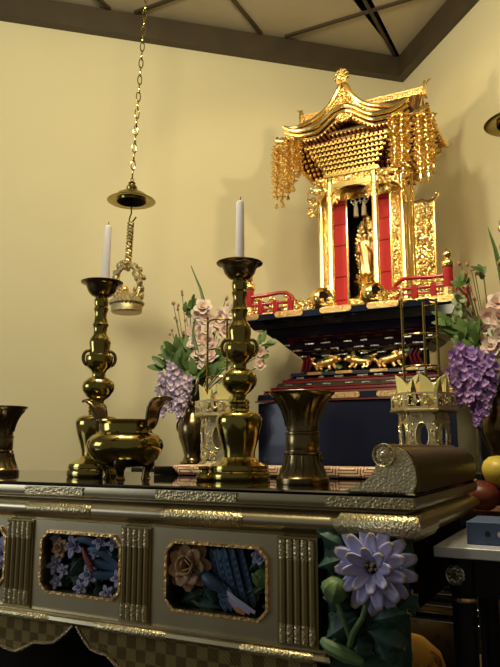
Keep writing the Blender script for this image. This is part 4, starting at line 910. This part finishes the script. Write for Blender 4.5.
def wisteria(top, ln, wd, base, label, group, m):
    t = thing('wisteria_spray', label, 'wisteria', base, group); top = Vector(top); bot = top+Vector((rf.uniform(-.02, .02), -.02, -ln))
    mb = MB(); mb.tube([Vector(base), (Vector(base)+top)/2+Vector((0, 0, .04)), top, bot], .003, 6); mb.build('stem', 'stem', t)
    mb = MB(); n = int(ln*330)
    for i in range(n):
        u = (i+.5)/n; r = wd*(.62+.6*sin(pi*min(1, u*1.15+.1)))*(1-.75*max(0, u-.6)/.4); a = rf.uniform(0, 6.28); rr_ = r*rf.uniform(.35, 1)
        p = top.lerp(bot, u)+Vector((rr_*cos(a), rr_*sin(a), rf.uniform(-.01, .01))); o = Vector((cos(a), sin(a)-.5, rf.uniform(-.5, .2))); s = .024*(1.15-.5*u)
        for q in (Vector((1, 0, .4)), Vector((-1, 0, .4)), Vector((0, .2, 1)), Vector((0, -.4, -.9))):
            mb.petal(p, q+o*.5+Vector((rf.uniform(-.4, .4), rf.uniform(-.4, .4), 0)), o, s, s*.9, .4, 0, .45, 3, 3)
    mb.build('petals', m, t)
def blade(pts, label, group, W=.022):
    pts = [Vector(p) for p in pts]; N = len(pts)-1; mb = MB()
    def fn(u, v):
        i = min(N-1, int(v*N)); f = v*N-i; p = pts[i].lerp(pts[i+1], f); w = W*.5*(1-v**3)*(.5+.5*min(1, v*4)); return p+Vector((w*(2*u-1), .004*cos((u-.5)*5), 0))
    mb.grid(fn, 4, 20); solo(mb, 'blade_leaf', 'green', label, 'leaf', pts[0], group, solid=.002)
def bud_twig(pts, base, label, group):
    t = thing('bud_twig', label, 'twig', base, group); mb = MB()
    for p in pts: stemto(mb, base, p, .002, .015)
    mb.build('twig', 'stem', t)
    for p in pts:
        for k in range(2): mb = MB(); mb.ball(Vector(p)+Vector((rf.uniform(-.014, .014), rf.uniform(-.02, .02), rf.uniform(-.018, .018))), .0075, 7, 5, (1, 1, 1.4)); mb.build('bud', 'bud', t)
gL, gR = 'stems of the left bouquet', 'stems of the right bouquet'
flower_stem([(-1.834, 1.70, 1.722), (-1.864, 1.71, 1.680), (-1.82, 1.71, 1.66), (-1.895, 1.72, 1.60), (-1.85, 1.71, 1.585), (-1.88, 1.70, 1.535)], VL, 'tall pink blossom stem at the middle top of the left bouquet', gL, .052)
flower_stem([(-1.807, 1.70, 1.591), (-1.84, 1.69, 1.545), (-1.79, 1.69, 1.53), (-1.824, 1.68, 1.476), (-1.865, 1.69, 1.46), (-1.78, 1.69, 1.46), (-1.814, 1.69, 1.415)], VL+Vector((.012, -.012, 0)), 'white and blush blossom stem low in the left bouquet, above the pedestal', gL, .050, 'white')
flower_stem([(-1.745, 1.74, 1.665), (-1.688, 1.75, 1.682), (-1.715, 1.74, 1.585), (-1.765, 1.74, 1.637), (-1.68, 1.75, 1.60)], VL+Vector((.014, .012, 0)), 'pink blossom stem of the left bouquet, just beside the centre candlestick', gL, .050)
flower_stem([(-1.545, 1.80, 1.47), (-1.55, 1.80, 1.41)], VL+Vector((.016, .014, 0)), 'small pink blossoms of the left bouquet, showing right of the centre candlestick', gL, .035)
leaf_branch([(-1.921, 1.74, 1.734), (-1.939, 1.74, 1.697)], VL+Vector((0, .01, 0)), 'round leaved green branch beside the blade leaf in the left bouquet', gL, .05, .042)
leaf_branch([(-2.064, 1.74, 1.485), (-2.107, 1.74, 1.42), (-2.01, 1.74, 1.40), (-2.03, 1.72, 1.45)], VL+Vector((-.015, 0, 0)), 'dark green branch spreading left over the lilac wisteria', gL, .075, .042)
leaf_branch([(-1.936, 1.72, 1.48), (-1.946, 1.70, 1.37), (-1.99, 1.72, 1.49), (-1.97, 1.70, 1.42)], VL+Vector((-.012, -.012, 0)), 'dark green branch in the heart of the left bouquet', gL, .085, .05)
leaf_branch([(-1.841, 1.70, 1.36), (-1.78, 1.70, 1.35), (-1.873, 1.71, 1.42), (-1.812, 1.73, 1.43), (-1.86, 1.69, 1.36), (-1.76, 1.72, 1.42)], VL+Vector((0, -.02, 0)), 'broad green leaf branch below the white blossoms, over the left pedestal', gL, .085, .052)
leaf_branch([(-1.90, 1.76, 1.60), (-1.95, 1.76, 1.56), (-1.93, 1.75, 1.52)], VL+Vector((-.006, .014, 0)), 'sage green branch left of the white blossoms in the left bouquet', gL, .05, .03, 'sage')
leaf_branch([(-1.542, 1.82, 1.51), (-1.56, 1.82, 1.46), (-1.66, 1.80, 1.52), (-1.68, 1.78, 1.44), (-1.70, 1.78, 1.38)], VL+Vector((.022, 0, 0)), 'green branch of the left bouquet reaching behind the centre candlestick', gL, .06, .035)
wisteria((-1.985, 1.68, 1.41), .24, .042, VL+Vector((-.02, -.01, 0)), 'lilac wisteria spray hanging in the middle of the left bouquet, longest there', gL, 'lilac')
wisteria((-2.055, 1.70, 1.37), .21, .036, VL+Vector((-.024, 0, 0)), 'lilac wisteria spray hanging at the far left of the left bouquet', gL, 'lilac')
wisteria((-1.915, 1.66, 1.34), .22, .034, VL+Vector((-.01, -.022, 0)), 'lilac wisteria spray hanging beside the left openwork pedestal', gL, 'lilac')
blade([VL+Vector((.006, 0, 0)), (-1.80, 1.74, 1.52), (-1.835, 1.74, 1.70), (-1.875, 1.74, 1.83), (-1.937, 1.74, 1.965)], 'long pointed blade leaf, highest of the left bouquet', gL, .026)
blade([VL+Vector((.010, .006, 0)), (-1.81, 1.75, 1.46), (-1.79, 1.73, 1.58), (-1.812, 1.73, 1.71)], 'short blade leaf between the pink blossoms of the left bouquet', gL, .034)
blade([VL+Vector((.002, -.006, 0)), (-1.84, 1.66, 1.48), (-1.868, 1.66, 1.58), (-1.855, 1.665, 1.66)], 'curved blade leaf before the pink blossoms of the left bouquet', gL, .022)
bud_twig([(-1.993, 1.74, 1.824), (-2.051, 1.74, 1.774), (-2.02, 1.74, 1.745), (-2.029, 1.74, 1.672), (-1.96, 1.74, 1.68), (-2.05, 1.74, 1.60), (-1.985, 1.74, 1.60)], VL+Vector((-.01, .006, 0)), 'thin twig with rosy buds at the upper left of the left bouquet', gL)
bud_twig([(-1.724, 1.76, 1.78), (-1.682, 1.76, 1.73), (-1.715, 1.76, 1.74)], VL+Vector((.016, .004, 0)), 'thin twig with buds between the left bouquet and the candlestick', gL)
flower_stem([(-.366, 1.70, 1.60), (-.405, 1.70, 1.535), (-.36, 1.68, 1.53), (-.42, 1.69, 1.478)], VR, 'large pink blossom stem at the right picture edge', gR, .056)
flower_stem([(-.40, 1.66, 1.415), (-.365, 1.66, 1.45), (-.35, 1.67, 1.39)], VR+Vector((0, -.014, 0)), 'pale blossom stem below the large pink one at the right picture edge', gR, .05, 'white')
leaf_branch([(-.569, 1.74, 1.537), (-.545, 1.74, 1.508), (-.525, 1.74, 1.46), (-.55, 1.75, 1.47)], VR+Vector((-.02, 0, 0)), 'green branch reaching left in front of the dais, in the right bouquet', gR, .07, .038)
leaf_branch([(-.496, 1.70, 1.43), (-.473, 1.70, 1.40), (-.441, 1.70, 1.39), (-.46, 1.69, 1.44), (-.43, 1.69, 1.42), (-.50, 1.72, 1.47)], VR+Vector((-.01, -.016, 0)), 'dark green branch above the violet wisteria', gR, .075, .045)
leaf_branch([(-.521, 1.74, 1.618), (-.519, 1.74, 1.585), (-.525, 1.74, 1.55), (-.523, 1.74, 1.515), (-.52, 1.74, 1.48)], VR+Vector((-.014, .012, 0)), 'sage branch of round leaves beside the rear red rail post', gR, .034, .034, 'sage')
leaf_branch([(-.425, 1.74, 1.738), (-.505, 1.74, 1.70)], VR+Vector((.0, .012, 0)), 'thin branch with two dark leaves, upper part of the right bouquet', gR, .05, .028)
wisteria((-.525, 1.66, 1.405), .24, .036, VR+Vector((-.024, -.008, 0)), 'violet wisteria spray nearest the right openwork pedestal', gR, 'violet')
wisteria((-.475, 1.65, 1.395), .32, .042, VR+Vector((-.02, -.016, 0)), 'violet wisteria spray in the middle of the three at the right', gR, 'violet')
wisteria((-.425, 1.66, 1.375), .26, .036, VR+Vector((-.006, -.024, 0)), 'violet wisteria spray next to the right flower vase', gR, 'violet')
blade([VR+Vector((.008, 0, 0)), (-.33, 1.74, 1.50), (-.352, 1.74, 1.74), (-.37, 1.74, 1.85), (-.395, 1.74, 1.95)], 'long blade leaf rising at the right picture edge', gR, .026)
bud_twig([(-.513, 1.74, 1.781), (-.475, 1.74, 1.772), (-.49, 1.74, 1.735), (-.46, 1.74, 1.75), (-.50, 1.74, 1.70), (-.47, 1.74, 1.64)], VR+Vector((-.006, .016, 0)), 'thin twig with rosy buds beside the rear red rail post', gR)

# ------------------------------------------------------------------ right foreground: marble topped side table and what stands near it
t = thing('side_table', 'small black side table with grey marble top at the right edge', 'table', (-.06, .31, 0))
mb = MB(); mb.bx(-.322, .20, .11, .49, .776, .797); mb.build('marble_top', 'marble', t, bevel=.002)
mb = MB(); mb.bx(-.285, .16, .145, .455, .70, .7755); mb.build('apron', 'legs', t)
for x in (-.275, .15):
    for y in (.155, .445):
        mb = MB(); mb.lathe([(0, 0), (.022, 0), (.020, .05), (.0235, .66), (.0235, .70), (.0265, .71), (.0265, .775), (0, .775)], (x, y, 0), 24); l = mb.build('leg', 'legs', t)
        mb = MB(); mb.lathe([(.0245, .690), (.0255, .692), (.0255, .696), (.0245, .698)], (x, y, 0), 24); mb.build('leg_ring', 'goldsoft', l)
mb = MB(); ax = Vector((-.35, -.94, 0)).normalized(); c = Vector((-.275, .155, .742))+ax*.0285; mb.lathe([(0, .005), (.006, .005), (.008, .002), (.017, .002), (.019, .004), (.021, .0), (0, -.004)], c, 24, ax)
for k in range(10):
    a = 2*pi*k/10; sx = Vector((0, 0, 1)); sy = ax.cross(sx); mb.ball(c+(sx*cos(a)+sy*sin(a))*.0125+ax*.003, .003, 6, 4)
mb.build('silver_medallion', 'silver', t)
mb = MB(); mb.bx(-.266, -.13, .165, .30, .7975, .842); bo = solo(mb, 'paper_box', 'box', 'slate blue box lying on the marble top of the side table', 'box', (-.20, .23, .7975), bevel=.002)
mb = MB(); mb.lathe([(0, 0), (.0055, 0), (.0055, .0012), (0, .0012)], (-.225, .1650, .819), 20, (0, -1, 0)); mb.box((-.2235, .1636, .8205), (.004, .001, .002)); mb.build('printed_mark', 'lacq', bo)
mb = MB(); mb.lathe([(0, 0), (.006, 0), (.006, .0012), (0, .0012)], (-.2005, .1650, .819), 20, (0, -1, 0)); mb.build('printed_mark', 'marble', bo)
FX, FY = -.30, .87
t = thing('fruit_stand', 'brown varnished pedestal dish holding fruit behind the side table', 'dish', (FX, FY, 0))
mb = MB(); mb.lathe([(0, .782), (.05, .784), (.088, .794), (.098, .806), (.10, .812), (.094, .812), (.084, .803), (.05, .797), (0, .796)], (FX, FY, 0), 40); mb.build('dish', 'wood', t)
mb = MB(); mb.lathe([(0, 0), (.10, 0), (.095, .03), (.05, .07), (.03, .2), (.026, .5), (.034, .70), (.05, .783), (0, .783)], (FX, FY, 0), 32); mb.build('pedestal', 'wood', t)
def fruit(p, r, m, nm, label, h=.95):
    mb = MB(); mb.lathe([(0, -.78*h), (.2, -.86*h), (.45, -.80*h), (.75, -.55*h), (.95, -.15*h), (1., .15*h), (.93, .5*h), (.7, .78*h), (.4, .90*h), (.18, .86*h), (.0, .74*h)], (0, 0, 0), 32); mb.v = [tuple(r*q for q in v) for v in mb.v]
    o = mb.build(nm, m, None); o.location = p; o.rotation_euler = (.2, .15, 0); tag(o, label, 'fruit'); LOC[o.name] = Vector((0, 0, 0))
    mb = MB(); mb.tube([(0, 0, .72*h*r), (.002, 0, .95*h*r), (.006, 0, 1.12*h*r)], .0018, 6); mb.build('stalk', 'stem', o, local=True)
fruit((-.338, .845, .846), .050, 'apple', 'apple', 'dark red apple at the left of the fruit dish'); fruit((-.245, .885, .842), .046, 'apple', 'apple', 'dark red apple at the right of the fruit dish, at the picture edge')
fruit((-.290, .875, .917), .052, 'pear', 'yellow_fruit', 'yellow fruit lying on top of the two red apples', .95)
t = thing('lacquered_steps', 'black lacquered steps on the floor behind the side table', 'steps', (-.30, 1.0, 0))
for k, (y, z) in enumerate(((.96, .455), (.99, .495), (1.05, .52), (1.11, .545))):
    mb = MB(); mb.bx(-.62, .10, y, 1.20, z-.022 if k else .0, z); mb.bx(-.60, .08, y+.02, 1.19, z-.05 if k else .0, z-.02); mb.build('step', 'lacq', t, smooth=20, bevel=.004)
t = thing('wooden_drum', 'ochre lacquered round wooden drum with brown figures on the floor under the corner carving', 'drum', (-.585, .79, 0))
mb = MB(); mb.lathe([(0, .19), (.06, .195), (.11, .23), (.135, .29), (.135, .34), (.115, .40), (.075, .435), (.03, .448), (0, .45)], (-.585, .79, 0), 40); mb.build('drum_body', 'drum', t)
mb = MB(); mb.lathe([(0, 0), (.13, 0), (.14, .03), (.13, .10), (.12, .17), (.10, .20), (0, .20)], (-.585, .79, 0), 32); mb.build('cushion_base', 'wine', t)
mb = MB(); mb.lathe([(0, 0), (.055, 0), (.065, .03), (.060, .28), (.066, .36), (.060, .40), (.03, .420), (0, .423)], (-.345, .76, 0), 32)
solo(mb, 'covered_stool', 'beige', 'beige cloth covered round stool between the side table legs', 'stool', (-.345, .76, 0))
t = thing('side_cabinet', 'low black lacquer cabinet beside the dais, behind the violet wisteria', 'cabinet', (-.32, 2.2, 0))
mb = MB(); mb.bx(-.538, -.115, 2.09, 2.34, 0, 1.20); mb.build('cabinet_body', 'lacq', t, bevel=.005)
for x0, x1 in ((-.53, -.33), (-.325, -.123)): mb = MB(); mb.bx(x0, x1, 2.082, 2.091, .05, 1.16); d = mb.build('cabinet_door', 'lacq', t, bevel=.003); mb = MB(); mb.ball(((x0+.17) if x0 < -.4 else x0+.03, 2.078, .62), .010, 8, 6); mb.build('door_knob', 'goldsoft', d)

# ------------------------------------------------------------------ light and camera
def area(name, loc, target, size, power, col, sy=None, spread=180):
    l = bpy.data.lights.new(name, 'AREA'); l.energy = power; l.color = col; l.size = size; l.spread = radians(spread)
    if sy: l.shape = 'RECTANGLE'; l.size_y = sy
    o = bpy.data.objects.new(name, l); C.objects.link(o); o.location = loc; o.rotation_euler = (Vector(target)-Vector(loc)).to_track_quat('-Z', 'Y').to_euler(); return o
def spot(name, loc, target, power, col, ang, r=.04, blend=.4):
    l = bpy.data.lights.new(name, 'SPOT'); l.energy = power; l.color = col; l.spot_size = radians(ang); l.spot_blend = blend; l.shadow_soft_size = r
    o = bpy.data.objects.new(name, l); C.objects.link(o); o.location = loc; o.rotation_euler = (Vector(target)-Vector(loc)).to_track_quat('-Z', 'Y').to_euler(); return o
def point(name, loc, power, col, r):
    l = bpy.data.lights.new(name, 'POINT'); l.energy = power; l.color = col; l.shadow_soft_size = r
    o = bpy.data.objects.new(name, l); C.objects.link(o); o.location = loc; return o
point('hall_lamp_left', (-1.25, -.15, 3.3), 135, (1., .92, .59), .16)
point('hall_lamp_right', (-.75, .10, 3.3), 62, (1., .92, .59), .16)
spot('shrine_spot_left', (-2.5, .95, 2.9), (-1.1, 2.4, 2.35), 62, (1., .77, .45), 60, .05)
spot('shrine_spot_right', (.05, 1.0, 2.9), (-1.3, 2.4, 2.35), 50, (1., .82, .52), 60, .05)
area('window_light', (-3.9, -1.9, 1.6), (-1.4, 0, .8), 1.4, 22, (.84, .92, 1.), 1.2)
w = bpy.data.worlds.new('World'); bpy.context.scene.world = w; w.use_nodes = True
w.node_tree.nodes['Background'].inputs['Color'].default_value = (.95, .88, .70, 1); w.node_tree.nodes['Background'].inputs['Strength'].default_value = .11
cam = bpy.data.cameras.new('Camera'); co = bpy.data.objects.new('Camera', cam); C.objects.link(co)
cam.sensor_width = 36; cam.lens = 680/667*36; cam.clip_start = .02; co.location = (0, -1.3, .99); co.rotation_euler = (radians(99.5), 0, radians(27.4))
sc_ = bpy.context.scene; sc_.camera = co
sc_.view_settings.view_transform = 'Standard'; sc_.view_settings.look = 'None'; sc_.view_settings.gamma = 1; sc_.view_settings.use_curve_mapping = False
sc_.view_settings.exposure = 0.
